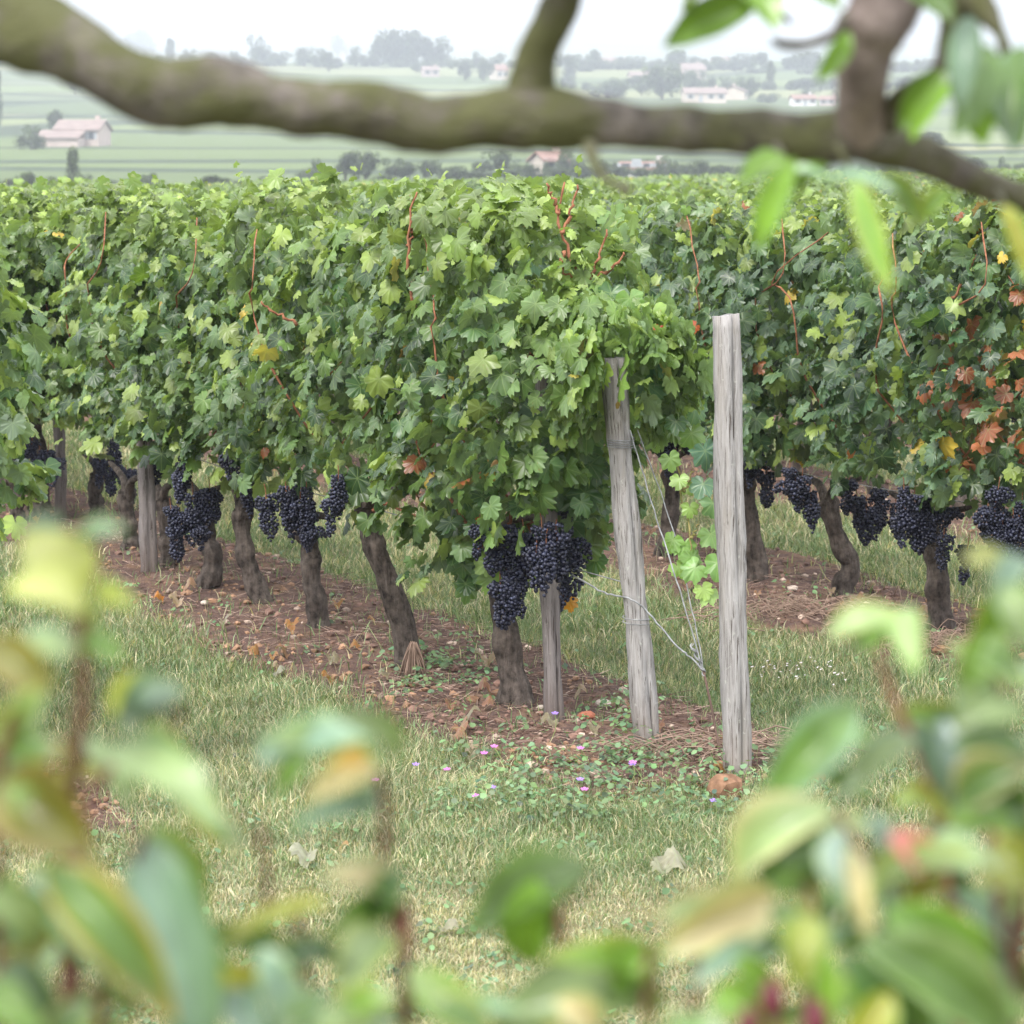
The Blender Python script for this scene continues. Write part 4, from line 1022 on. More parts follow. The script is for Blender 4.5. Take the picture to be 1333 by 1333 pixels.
# ridge, left
for i, a in enumerate([(188, 62, 44, 26, 'round'), (222, 68, 14, 18, 'poplar'), (245, 70, 20, 10, 'round'), (282, 72, 34, 10, 'bush'), (306, 70, 10, 8, 'round'), (337, 70, 26, 26, 'round'), (362, 70, 36, 10, 'bush'), (394, 72, 24, 14, 'round'), (415, 74, 22, 14, 'round'), (428, 80, 18, 16, 'round'), (441, 66, 20, 24, 'round'), (464, 72, 22, 14, 'round')]):
    tree(a[0], a[1] + 14, a[2], a[3] + 8, a[4], ['pale tree just right of the big branch fork', 'thin conifer beside the pale ridge tree', 'small round ridge tree beside the thin conifer', 'patch of low scrub on the left ridge', 'tiny lone ridge tree', 'tall round ridge tree standing alone', 'row of low bushes along the left ridge', 'ridge tree left of the gable house', 'ridge tree next to the gable house', 'ridge tree in front of the gable house', 'tall tree over the gable house', 'ridge tree right of the gable house'][i], gR)
for i, (x, w, h) in enumerate(((492, 34, 34), (508, 36, 44), (524, 34, 40), (543, 36, 42), (560, 34, 34), (574, 26, 24))): tree(x, 86, w, h, 'round', 'blue-grey tree of the large copse on the ridge', 'copse on the ridge')
tree(542, 96, 14, 12, 'round', 'small round tree in front of the copse'); 
for i, a in enumerate([(605, 105, 26, 26, 'round'), (622, 90, 16, 20, 'round'), (630, 106, 22, 24, 'round'), (650, 85, 16, 14, 'round'), (740, 108, 20, 28, 'poplar')]): tree(*a, ['dark tree left of the branch stub', 'slim tree above the dark one by the stub', 'dark tree touching the branch stub', 'small tree behind the stub', 'dark blue conifer right of the stub'][i], 'trees by the branch stub')
# hedgerow bands of the valley floor and slopes
r_ = np.random.default_rng(77)
bands = [(560, 1330, 236, 30, 34, 22, 'band of bushes just above the far edge of the vines', 'valley floor bushes'), (0, 560, 247, 14, 34, 14, 'low bushes along the far edge of the vines on the left', 'low bushes at the vine edge'),
         (560, 1330, 228, 16, 26, 18, 'second line of small trees behind the valley bushes', 'second line of valley trees'), (740, 1330, 118, 24, 28, 16, 'small tree in the broken hedges between the village houses', 'village hedge trees'),
         (160, 700, 88, 22, 30, 12, 'tiny tree in the thin line along the left ridge', 'thin tree line on the left ridge'), (730, 1330, 92, 34, 30, 16, 'hazy tree of the line behind the village', 'hazy tree line behind the village')]
for (xa_, xb_, yb, nn, ww, hh, lab_, grp_) in bands:
    for q in range(nn):
        tree(xa_ + (xb_ - xa_) * (q + r_.uniform(0, 1)) / nn, yb + r_.uniform(-2, 2), ww * r_.uniform(.6, 1.4), hh * r_.uniform(.6, 1.4), ['round', 'bush'][int(r_.integers(0, 2))], lab_, grp_)
# village, right of the stub
for i, a in enumerate([(762, 88, 22, 20, 'round'), (775, 86, 18, 24, 'round'), (810, 84, 20, 14, 'round'), (830, 84, 20, 14, 'round'), (882, 88, 28, 26, 'round'), (905, 84, 22, 14, 'round'), (920, 88, 16, 14, 'round'), (956, 88, 12, 16, 'poplar'), (985, 90, 40, 8, 'bush'), (1050, 92, 30, 8, 'bush')]): tree(a[0], a[1] + 5, *a[2:], 'bluish tree behind the village roofs, number %s from the left' % ['one', 'two', 'three', 'four', 'five', 'six', 'seven', 'eight', 'nine', 'ten'][i], 'trees behind the village')
tree(790, 128, 60, 26, 'bush', 'wide pale shrubbery left of the willow-like tree', name='bush'); tree(862, 130, 46, 40, 'round', 'pale round willow-like tree in the village'); tree(905, 120, 26, 24, 'round', 'dark reddish tree right of the willow-like tree'); tree(835, 125, 22, 16, 'round', 'blue-green tree between shrubbery and willow-like tree')
tree(975, 128, 26, 26, 'round', 'dark tree right of the long cream house'); tree(1004, 116, 12, 30, 'poplar', 'thin pale poplar above the fields'); tree(1000, 134, 36, 14, 'bush', 'low bush strip below the thin pale poplar', name='bush'); tree(1050, 130, 22, 12, 'round', 'small tree standing behind the white-walled house'); tree(1085, 136, 20, 16, 'round', 'dark tree right of the white-walled house')
tree(1215, 196, 40, 22, 'round', 'dark valley tree seen under the right leaves')

def roof_mat(name, c): return plain(name, c, .9, .2, var=.18, scale=.6)
M['tile'] = roof_mat('terracotta_tiles', (.23, .18, .165)); M['tile_dk'] = roof_mat('old_tiles', (.24, .15, .125)); M['stucco'] = plain('cream_stucco', (.50, .43, .37), .9, .2, var=.1, scale=.5); M['pinkwall'] = plain('pinkish_stone_wall', (.44, .36, .33), .9, .2, var=.12, scale=.5); M['whitewall'] = plain('white_render', (.62, .60, .58), .9, .2, var=.06, scale=.5); M['pane'] = plain('dark_glass', (.04, .05, .06), .15, .5); M['shutter'] = plain('grey_shutter', (.30, .32, .34), .7)
def boxv(x0, x1, y0, y1, z0, z1):
    v = np.array([(x0, y0, z0), (x1, y0, z0), (x1, y1, z0), (x0, y1, z0), (x0, y0, z1), (x1, y0, z1), (x1, y1, z1), (x0, y1, z1)], float)
    q = [(0, 3, 2, 1), (4, 5, 6, 7), (0, 1, 5, 4), (1, 2, 6, 5), (2, 3, 7, 6), (3, 0, 4, 7)]
    return v, np.array([(a, b, c) for a, b, c, d in q] + [(a, c, d) for a, b, c, d in q])
def gable(x0, x1, y0, y1, z, rh, over=.35, th=.25):
    ym = (y0 + y1) / 2; x0 -= over; x1 += over; y0 -= over; y1 += over
    v = np.array([(x0, y0, z - .1), (x1, y0, z - .1), (x1, ym, z + rh), (x0, ym, z + rh), (x0, y1, z - .1), (x1, y1, z - .1)], float)
    v = np.vstack([v, v + [0, 0, th]])
    q = [(0, 3, 2, 1), (3, 4, 5, 2), (6, 7, 8, 9), (9, 8, 11, 10), (0, 1, 7, 6), (5, 4, 10, 11), (1, 2, 8, 7), (2, 5, 11, 8), (0, 6, 9, 3), (3, 9, 10, 4)]
    return v, np.array([(a, b, c) for a, b, c, d in q] + [(a, c, d) for a, b, c, d in q])
def wallbody(x0, x1, y0, y1, z, rh):
    v, t = boxv(x0, x1, y0, y1, -2.5, z); ym = (y0 + y1) / 2
    g_ = np.array([(x0, y0, z), (x0, y1, z), (x0, ym, z + rh - .12), (x1, y0, z), (x1, y1, z), (x1, ym, z + rh - .12)], float)
    return join([(v, t), (g_, np.array([(0, 2, 1), (3, 4, 5)]))])
def house(px, py, wpx, hpx, label, wall='stucco', roof='tile', rz=0.0, depth=7.0, wins=3, rh=None, group=None, lean=None):
    p = ray_far(px, py); s = p[1] / F; w = wpx * s; hpx = hpx * (.85 if group else 1); w *= (.85 if group else 1); h = hpx * s * .62; rh = rh or hpx * s * .38
    t = thing('house', label, 'house', p, rz, group)
    V, T = wallbody(-w / 2, w / 2, -depth / 2, depth / 2, h, rh); obj('wall', mesh_np('wall', V, T, M[wall], smooth_=False), t)
    V, T = gable(-w / 2, w / 2, -depth / 2, depth / 2, h, rh); rf = obj('roof', mesh_np('roof', V, T, M[roof], smooth_=False), t)
    V, T = boxv(w * .28, w * .28 + .7, .2, .9, h, h + rh + .9); obj('chimney', mesh_np('chimney', V, T, M[wall], smooth_=False), rf)
    for i in range(wins):
        x = -w / 2 + w * (i + .5) / wins
        if i == 1 and wins > 2:
            V, T = boxv(x - .5, x + .5, -depth / 2 - .06, -depth / 2 + .02, 0, 2.1); obj('door', mesh_np('door', V, T, M['shutter'], smooth_=False), t); continue
        V, T = boxv(x - .45, x + .45, -depth / 2 - .05, -depth / 2 + .02, h * .42, h * .42 + 1.2); wn = obj('window', mesh_np('window', V, T, M['pane'], smooth_=False), t)
        for sd in (-1, 1):
            V, T = boxv(x + sd * .72 - .22, x + sd * .72 + .22, -depth / 2 - .08, -depth / 2 + .02, h * .42, h * .42 + 1.2); obj('shutter', mesh_np('shutter', V, T, M['shutter'], smooth_=False), wn)
    if lean:
        lw, off = lean; lw *= s; off *= s
        V, T = boxv(off - lw / 2, off + lw / 2, -depth / 2 - 4.5, -depth / 2 - .01, -2, h * .48); obj('annex_wall', mesh_np('annex_wall', V, T, M[wall], smooth_=False), t)
        z1, z2 = h * .48 - .1, h * .95
        v = np.array([(off - lw / 2 - .3, -depth / 2 - 4.9, z1), (off + lw / 2 + .3, -depth / 2 - 4.9, z1), (off + lw / 2 + .3, -depth / 2 - .02, z2), (off - lw / 2 - .3, -depth / 2 - .02, z2)]); v = np.vstack([v, v + [0, 0, .2]])
        q = [(0, 3, 2, 1), (4, 5, 6, 7), (0, 1, 5, 4), (1, 2, 6, 5), (2, 3, 7, 6), (3, 0, 4, 7)]
        obj('annex_roof', mesh_np('annex_roof', v, np.array([(a, b, c) for a, b, c, d in q] + [(a, c, d) for a, b, c, d in q]), M['tile'], smooth_=False), t)
    return t
gH = 'village houses across the valley'
house(108, 190, 58, 32, 'pink stone farmhouse with a lean-to, alone in the green slope on the left', 'pinkwall', 'tile', R(-8), 8, 3, lean=(58, -18))
house(560, 100, 24, 15, 'small pinkish house under the ridge copse', 'pinkwall', 'tile', R(10), 7, 2, group=gH)
house(448, 80, 14, 18, 'tiny gable house on the ridge left of the copse', 'stucco', 'tile', R(60), 7, 1, group=gH)
house(650, 104, 20, 22, 'house half hidden behind the branch stub', 'stucco', 'tile_dk', R(20), 8, 2, group=gH)
house(714, 228, 34, 34, 'cream house under the branch, just above the vines', 'stucco', 'tile_dk', R(15), 7, 2, group=gH)
house(838, 232, 66, 22, 'long low shed with a pale roof under the branch', 'whitewall', 'tile_dk', R(-5), 8, 4, group=gH)
house(790, 88, 24, 15, 'distant house with pinkish roof, leftmost of the hilltop village', 'stucco', 'tile', R(10), 8, 2, group=gH)
house(808, 87, 16, 12, 'white gabled house next to the leftmost hilltop house', 'whitewall', 'tile', R(-20), 8, 1, group=gH)
house(832, 106, 30, 14, 'house with pale wall left of the willow-like tree', 'stucco', 'tile', R(8), 8, 2, group=gH)
house(900, 104, 34, 24, 'tall pinkish house in the middle of the village', 'pinkwall', 'tile', R(15), 9, 3, group=gH)
house(938, 90, 26, 18, 'house at the right of the hilltop beside a conifer', 'pinkwall', 'tile', R(-10), 9, 2, group=gH)
house(916, 134, 62, 22, 'long cream house with a wide tiled roof, below the village', 'stucco', 'tile', R(4), 10, 4, group=gH)
house(956, 130, 16, 20, 'small gable annex at the right of the long cream house', 'stucco', 'tile', R(70), 7, 1, group=gH)
house(1045, 138, 34, 16, 'white-walled house with grey roof near the right branch', 'whitewall', 'tile_dk', R(5), 8, 3, group=gH)
house(1078, 138, 24, 14, 'pinkish house adjoining the white-walled one', 'pinkwall', 'tile_dk', R(-8), 8, 2, group=gH)
house(1205, 60, 22, 14, 'distant roof glimpsed between the right branches', 'stucco', 'tile', R(5), 8, 1, group=gH)

# ------------------------------------------------------------------ pear tree: bough across the top of the view
pt = P(-420, 60, 2.75)
ptree = thing('pear_tree', 'mossy pear tree whose thick bough crosses the top of the view', 'tree', (pt[0] - .5, pt[1] + .1, 0))
PB = np.array(ptree.location)
def bough(pp, k=60, n=20, bump=.05, seed=0, bd=2.5):
    """pp: (px, py, width px, depth)"""
    c = np.array([P(a[0], a[1], a[3]) for a in pp]); r = np.array([a[2] * a[3] / F / 2 for a in pp]) * (.90 if pp is main else 1.0)
    path = resample(c, k); rad = resample(np.stack([r, r * 0, r * 0], -1), k)[:, 0]
    return tube(path - PB, np.maximum(rad, .001), n, bump, 0, seed)
main = [(-60, 22, 150, 2.6), (0, 34, 120, 2.56), (50, 45, 112, 2.54), (100, 62, 105, 2.52), (150, 92, 104, 2.5), (200, 112, 104, 2.5), (260, 118, 104, 2.5), (310, 125, 96, 2.5), (350, 134, 84, 2.5), (400, 140, 84, 2.5), (450, 143, 90, 2.5), (500, 148, 96, 2.5), (550, 157, 88, 2.5), (600, 157, 82, 2.5), (640, 152, 84, 2.5), (700, 150, 94, 2.5), (750, 156, 84, 2.5), (800, 160, 74, 2.5), (870, 166, 66, 2.5), (940, 172, 62, 2.5), (1010, 176, 68, 2.5), (1080, 178, 72, 2.5), (1120, 180, 72, 2.5), (1170, 198, 58, 2.52), (1220, 217, 54, 2.54), (1270, 236, 52, 2.56), (1333, 260, 46, 2.6), (1420, 290, 38, 2.66), (1520, 310, 26, 2.7), (1620, 300, 12, 2.74)]
V, T = bough(main, 150, 28, .045, 3); V = V + (.004 * fbm(V[:, 0] * 30, V[:, 2] * 30, 1, 3))[:, None] * np.array([.3, 1, 1]) + (.005 * fbm(V[:, 0] * 14, V[:, 1] * 14, 1, 5))[:, None] * np.array([0, .3, 1])
left = tube(resample([P(-60, 22, 2.6) - PB, P(-200, -10, 2.65) - PB, P(-420, -20, 2.72) - PB, np.array([-.0, 0, 1.75]) + [0, 0, 0]], 26), np.linspace(.044, .075, 26), 18, .05, 0, 4)
trk = tube(resample([(0, 0, -.1), (.03, 0, .7), (-.02, .02, 1.3), (0, 0, 1.9), (-.05, .1, 2.6), (.1, .2, 3.3)], 40), np.interp(np.linspace(0, 1, 40), [0, .1, .5, 1], [.15, .11, .09, .03]), 22, .05, 0, 5)
V2, T2 = join([trk]); obj('trunk', mesh_np('trunk', V2, T2, M['pear_bark']), ptree)
V, T = join([(V, T), left]); obj('bough', mesh_np('bough', V, T, M['pear_bark']), ptree)
stub = [(690, 150, 80, 2.5), (692, 110, 66, 2.5), (700, 70, 52, 2.49), (716, 35, 52, 2.48), (731, 0, 52, 2.47), (752, -60, 48, 2.45), (790, -160, 40, 2.42), (850, -330, 26, 2.4), (880, -480, 10, 2.38)]
V, T = bough(stub, 40, 18, .05, 6); obj('branch', mesh_np('branch', V, T, M['pear_bark']), ptree)
st2 = [(1118, 175, 66, 2.5), (1122, 130, 66, 2.47), (1124, 90, 70, 2.45), (1131, 50, 80, 2.44), (1150, 10, 96, 2.43), (1180, -50, 84, 2.45), (1230, -180, 60, 2.42), (1290, -380, 30, 2.4), (1300, -500, 10, 2.38)]
V, T = bough(st2, 44, 18, .05, 7); obj('branch', mesh_np('branch', V, T, M['pear_pale']), ptree)
tw = [[(1158, 165, 22, 2.48), (1165, 130, 22, 2.46), (1195, 112, 24, 2.44), (1222, 92, 22, 2.42), (1230, 55, 20, 2.41), (1235, 20, 26, 2.4), (1225, -20, 34, 2.4), (1190, -60, 40, 2.42)],
      [(768, 190, 20, 2.46), (774, 212, 14, 2.44), (790, 234, 12, 2.42), (815, 246, 13, 2.4), (820, 250, 8, 2.4)],
      [(1128, 10, 22, 2.44), (1100, 22, 16, 2.42), (1085, 44, 14, 2.4), (1050, 58, 13, 2.38), (1020, 58, 14, 2.37), (1005, 52, 6, 2.36)],
      [(1240, 10, 60, 2.44), (1270, 5, 50, 2.42), (1300, 40, 16, 2.4), (1310, 72, 18, 2.4), (1312, 85, 8, 2.4)],
      [(980, -30, 14, 2.35), (1000, 0, 10, 2.36), (1030, 30, 8, 2.37)],
      [(1090, 190, 10, 2.45), (1110, 225, 6, 2.4), (1135, 250, 5, 2.36)], [(1010, 190, 10, 2.45), (1030, 220, 6, 2.4)], [(1300, 250, 10, 2.5), (1310, 275, 6, 2.45)]]
for i, t_ in enumerate(tw):
    V, T = bough(t_, 26, 10, .08, 20 + i); obj('twig', mesh_np('twig', V, T, M['pear_bark']), ptree)

# pear leaf: grid 9 x 5, folded on the midrib, arched along its length
def pear_leaf(p0, p1, wid, nhint, arch=.12, fold=.25, c0=(.1, .2, .05), c1=(.2, .24, .06), curl=0.0):
    """from petiole p0 to tip p1 (world), width in metres; c0 centre colour, c1 rim colour"""
    p0, p1 = np.asarray(p0, float), np.asarray(p1, float); L = np.linalg.norm(p1 - p0); t = (p1 - p0) / L
    n_ = np.asarray(nhint, float); n_ = n_ - t * np.dot(n_, t); n_ /= np.linalg.norm(n_); b = np.cross(t, n_)
    nu, nv = 12, 8; V = []; C = []; U = []
    for i in range(nu + 1):
        u = i / nu; w = wid * .5 * (math.sin(math.pi * u ** .82) ** .75 if 0 < u < 1 else 0.02)
        for j in range(nv + 1):
            v = j / nv * 2 - 1
            q = p0 + t * L * u + b * w * v + n_ * (L * arch * math.sin(math.pi * u) + fold * w * abs(v) + curl * L * u * u + .012 * L * math.sin(u * 17 + v * 3) * abs(v))
            V.append(q); e = max(abs(v) ** 4, u ** 9); C.append(np.array(c0) * (1 - e) + np.array(c1) * e); U.append((u, v * .5 + .5))
    T = []
    for i in range(nu):
        for j in range(nv):
            a = i * (nv + 1) + j; T += [(a, a + 1, a + nv + 2), (a, a + nv + 2, a + nv + 1)]
    return np.array(V), np.array(T), np.array(C), np.array(U)
def leaves_mesh(lst, base, name='foliage'):
    VV, TT, CC, UU = [], [], [], []; o = 0
    for V, T, C, U in lst:
        VV.append(V - base); TT.append(T + o); CC.append(C); UU.append(U); o += len(V)
    return mesh_np(name, np.vstack(VV), np.vstack(TT), M['pear_leaf'], col=np.vstack(CC), uv=np.vstack(UU))
DG, G, YG, PG, OL, BG, OR, BE, YE = (.040, .085, .022), (.085, .155, .035), (.26, .30, .06), (.22, .30, .13), (.22, .22, .035), (.15, .24, .17), (.32, .23, .07), (.42, .36, .20), (.36, .38, .15)
VG = (.13, .24, .03)
# (x0,y0,x1,y1,width px,depth,c0,c1, facing) petiole -> tip
PL = [(985, 5, 864, 62, 60, 2.32, VG, G, 0), (960, -25, 1010, 42, 70, 2.34, VG, VG, 1), (1020, -25, 1095, 14, 60, 2.34, VG, G, 1), (1105, 40, 1062, 106, 34, 2.34, VG, VG, 0), (930, -30, 900, 20, 60, 2.3, VG, G, 1),
      (1255, 40, 1280, 190, 70, 2.3, G, VG, 0), (1290, 60, 1240, 180, 60, 2.28, G, G, 1), (1300, 70, 1330, 190, 60, 2.3, VG, G, 0), (1330, 60, 1320, 200, 60, 2.3, G, BG, 1), (1230, 90, 1170, 170, 50, 2.4, VG, G, 0), (1240, 110, 1185, 185, 44, 2.38, VG, VG, 1),
      (1262, 20, 1250, 150, 50, 2.25, BG, G, 0), (1035, 205, 985, 330, 46, 2.15, VG, G, 0), (1030, 210, 960, 245, 50, 2.4, VG, G, 1), (1112, 230, 1162, 388, 42, 2.12, VG, YG, 0), (1080, 215, 1040, 262, 40, 2.4, VG, VG, 1), (1150, 225, 1200, 300, 44, 2.35, VG, YG, 1), (1240, 250, 1200, 290, 36, 2.4, VG, YG, 1), (1305, 265, 1340, 370, 36, 2.2, OL, VG, 0), (1075, 232, 1170, 252, 22, 2.3, BG, BG, 1), (1000, 225, 1090, 240, 20, 2.32, BG, VG, 1), (1335, 90, 1360, 200, 60, 2.3, G, G, 0), (1180, -20, 1240, 30, 60, 2.3, G, G, 1)]
def build_list(lst, arch=.10):
    out = []; r_ = np.random.default_rng(len(lst))
    for i, (x0, y0, x1, y1, w, d, c0, c1, fc) in enumerate(lst):
        dd = r_.uniform(-.05, .03) * (1 if fc else .6)
        p0, p1 = P(x0, y0, d), P(x1, y1, d + dd)
        nh = {0: (r_.normal(0, .2), -1, .35), 1: (r_.normal(0, .3), -.75, .8), 2: (.5, -.8, .5), 3: (-.5, -.8, .5)}[fc]
        f = r_.uniform(.6, 1.35); w = w * .92
        out.append(pear_leaf(p0, p1, w * d / F, nh, arch * r_.uniform(.4, 2.0), r_.uniform(.35, 1.0), tuple(np.array(c0) * f), tuple(np.array(c1) * f)))
    return out
L = build_list(PL, .06)
r_ = np.random.default_rng(12)
for (bx, by, bd) in ((840, -330, 2.4), (1290, -400, 2.4), (1200, -120, 2.42), (780, -180, 2.42), (1500, 290, 2.7), (1600, 300, 2.74)):
    for k in range(16):
        o = r_.normal(0, 60, 2); a = r_.uniform(0, 6.28)
        if by + o[1] > -110 and bx < 1400: continue
        L.append(pear_leaf(P(bx + o[0], by + o[1], bd), P(bx + o[0] + math.cos(a) * 110, by + o[1] + 60 + math.sin(a) * 60, bd + r_.normal(0, .05)), .03, (r_.normal(0, .4), -.6, .7), .08, .2, G, VG))
# crown round the top of the trunk, off to the left
for k in range(260):
    a, b_ = r_.uniform(0, 6.28), r_.uniform(0, 6.28); q = PB + np.array([.1, .2, 2.9]) + np.array([math.cos(a) * r_.uniform(.1, .6), math.sin(a) * r_.uniform(.1, .6), r_.uniform(-.4, .6)])
    if q[0] > -.17 * q[1] - .1 and q[2] < 2.6: continue
    L.append(pear_leaf(q, q + np.array([math.cos(b_) * .05, math.sin(b_) * .05, -.04]), .032, (r_.normal(0, .5), r_.normal(0, .5), 1), .08, .2, G, VG))
obj('foliage', leaves_mesh(L, PB), ptree)

# ------------------------------------------------------------------ shrubs in the foreground
def shrub(label, base_xy, stems, lst, fill, seed, extra=None, arch=.12):
    lst = list(lst); re_ = np.random.default_rng(900 + seed)
    for (xa_, xb_, ya_, yb_, nn, dd) in (extra or ()):
        for _ in range(nn):
            x0, y0 = re_.uniform(xa_, xb_), re_.uniform(ya_, yb_); a_ = re_.uniform(-.5, 3.6); ln = re_.uniform(80, 150)
            cc_ = [(G, VG), (DG, G), (PG, BG), (BG, PG), (VG, YG), (G, OL), (OL, OR), (PG, BE)][re_.integers(0, 8)]
            lst.append((x0, y0, x0 + math.cos(a_) * ln, y0 + math.sin(a_) * ln * .8, ln * re_.uniform(.26, .42), dd + re_.uniform(-.06, .10), cc_[0], cc_[1], int(re_.integers(0, 4))))
    b = np.array([base_xy[0], base_xy[1], float(elev(*base_xy))]); t = thing('garden_shrub', label, 'shrub', b, 0, 'leafy garden shrubs along the bottom of the view')
    r_ = np.random.default_rng(seed); SL = []
    for i, st in enumerate(stems):
        pts = [P(a[0], a[1], a[2]) - b for a in st]; e = pts[-1]
        pts += [e * [.7, .7, .6] , e * [.3, .3, .2], np.array([r_.normal(0, .02), r_.normal(0, .02), -.03])]
        k = 36; path = resample(pts, k); w0 = st[0][2] * (st[0][3] if len(st[0]) > 3 else 14) / F / 2
        V, T = tube(path, np.linspace(w0, w0 * 1.9, k), 9, .05, 0, seed + i); obj('stem', mesh_np('stem', V, T, M['shrub_stem']), t)
        for q in range(fill):     # leaves lower down the stem, mostly below the frame
            u = r_.uniform(.40, .85); c = path[int(u * (k - 1))] + b; a = r_.uniform(0, 6.28); Ls = r_.uniform(.045, .075)
            SL.append(pear_leaf(c, c + np.array([math.cos(a), math.sin(a), r_.uniform(-.5, .5)]) * Ls, Ls * .5, (r_.normal(0, .4), -.3, 1), .12, .3, G, VG))
    SL = [l for l in SL if not (l[0][:, 2].max() > 1.9 - .236 * l[0][0, 1])]
    obj('foliage', leaves_mesh(build_list(lst, arch) + SL, b), t)
    return t, b
LS = [(100, 790, 30, 690, 115, 1.50, YE, YG, 0), (110, 800, 5, 770, 90, 1.48, YE, YG, 1), (95, 720, 165, 692, 46, 1.52, BG, PG, 1), (90, 700, 20, 690, 40, 1.52, BG, PG, 1), (130, 830, 185, 790, 60, 1.52, YG, PG, 1), (105, 830, 160, 860, 40, 1.5, G, VG, 1),
      (105, 850, 10, 870, 70, 1.5, PG, BG, 1), (70, 900, -20, 830, 70, 1.42, OL, OR, 0), (-10, 960, 60, 900, 60, 1.44, VG, OR, 1), (20, 960, 70, 870, 50, 1.48, PG, BG, 0),
      (225, 890, 150, 955, 70, 1.62, DG, G, 0), (170, 930, 245, 895, 40, 1.6, BG, PG, 1), (145, 930, 205, 880, 50, 1.62, YG, OL, 1),
      (5, 1010, 125, 1110, 120, 1.46, OL, OR, 0), (0, 1020, 70, 1130, 60, 1.44, PG, VG, 1), (60, 960, -20, 1050, 80, 1.5, VG, OR, 1), (-20, 1060, 60, 1000, 70, 1.46, PG, BG, 1),
      (115, 985, 290, 1085, 110, 1.52, PG, G, 1), (205, 945, 312, 1110, 56, 1.54, VG, OR, 0), (180, 960, 260, 1020, 60, 1.55, G, YG, 1), (225, 1030, 320, 1120, 36, 1.5, BG, BE, 2), (110, 960, 180, 1060, 40, 1.6, PG, G, 1),
      (185, 1085, 275, 1390, 125, 1.46, BG, G, 0), (180, 1080, 270, 1180, 70, 1.46, VG, YG, 1), (60, 1125, 230, 1330, 96, 1.44, G, OR, 1), (40, 1140, 150, 1290, 80, 1.48, BG, VG, 1), (10, 1250, 90, 1380, 90, 1.42, DG, VG, 0), (-30, 1160, 40, 1240, 80, 1.4, PG, G, 1), (-30, 1290, 60, 1350, 70, 1.4, VG, G, 1), (120, 1300, 60, 1400, 70, 1.4, G, YG, 1), (170, 1190, 110, 1120, 40, 1.5, OL, BE, 1)]
shrub('leafy shrub at the left with yellow-green top leaves and a large blue-green leaf', (-.22, 1.5), [[(106, 800, 1.5, 15), (108, 900, 1.5), (98, 1000, 1.5), (90, 1100, 1.5), (84, 1220, 1.48), (90, 1340, 1.46)], [(20, 900, 1.46, 10), (-5, 1050, 1.46), (0, 1340, 1.46)], [(235, 920, 1.6, 9), (215, 960, 1.6), (120, 1040, 1.55), (100, 1340, 1.5)], [(188, 1080, 1.45, 10), (150, 1200, 1.46), (130, 1340, 1.46)]], LS, 5, 1, extra=[(-20, 90, 900, 1330, 18, 1.56), (60, 260, 1180, 1340, 14, 1.54)])
MS = [(330, 990, 505, 950, 80, 1.60, BG, PG, 1), (500, 1000, 325, 965, 70, 1.6, PG, BG, 1), (520, 1000, 430, 930, 60, 1.58, PG, G, 1), (490, 995, 395, 1045, 60, 1.56, BE, YE, 0), (480, 990, 425, 1000, 44, 1.55, (.42, .26, .05), YE, 1), (395, 985, 355, 1045, 40, 1.57, VG, G, 0), (500, 1055, 370, 1085, 36, 1.6, BG, G, 1), (510, 1040, 440, 1055, 30, 1.6, BG, PG, 1),
      (430, 1175, 290, 1225, 34, 1.56, YG, OR, 1), (520, 1185, 410, 1140, 66, 1.58, BE, PG, 1), (525, 1130, 490, 1200, 52, 1.56, DG, G, 0), (500, 1190, 420, 1220, 50, 1.58, G, VG, 1), (470, 1260, 360, 1260, 44, 1.55, DG, DG, 1), (510, 1220, 440, 1310, 80, 1.56, PG, YG, 1), (340, 1230, 380, 1360, 60, 1.5, BG, PG, 0), (430, 1290, 370, 1400, 80, 1.48, G, BG, 1), (530, 1260, 600, 1340, 70, 1.52, PG, VG, 1), (520, 1300, 440, 1340, 60, 1.5, VG, YG, 1), (300, 1290, 340, 1380, 60, 1.46, BG, BG, 1), (560, 1310, 640, 1350, 70, 1.5, G, YG, 1), (400, 1330, 500, 1370, 70, 1.5, PG, G, 1)]
shrub('thin middle shrub carrying one orange-yellow leaf under a pale blue-green one', (-.08, 1.58), [[(492, 1000, 1.58, 12), (502, 1060, 1.58), (500, 1140, 1.58), (515, 1210, 1.57), (528, 1340, 1.56)], [(338, 1075, 1.57, 10), (347, 1130, 1.57, 16), (352, 1190, 1.57), (400, 1340, 1.57)]], MS, 5, 2, extra=[(320, 620, 1260, 1350, 14, 1.6)])
CS = [(770, 1130, 608, 1215, 110, 1.66, G, VG, 1), (700, 1140, 690, 1255, 80, 1.66, VG, G, 0), (640, 1180, 740, 1210, 70, 1.68, DG, G, 1), (860, 1300, 640, 1330, 110, 1.6, PG, G, 1), (840, 1330, 700, 1250, 80, 1.62, VG, YG, 1), (660, 1330, 850, 1275, 90, 1.6, G, VG, 1), (720, 1240, 860, 1290, 50, 1.64, PG, OL, 1), (780, 1340, 720, 1300, 60, 1.55, BE, PG, 0),
      (1010, 1165, 850, 1245, 92, 1.62, BE, PG, 0), (1020, 1190, 840, 1200, 60, 1.64, PG, OR, 1), (860, 1230, 800, 1300, 60, 1.6, VG, G, 1), (1010, 1240, 890, 1290, 46, 1.6, BG, G, 1), (930, 1290, 1000, 1340, 60, 1.55, VG, G, 0), (880, 1330, 950, 1380, 70, 1.5, G, G, 1)]
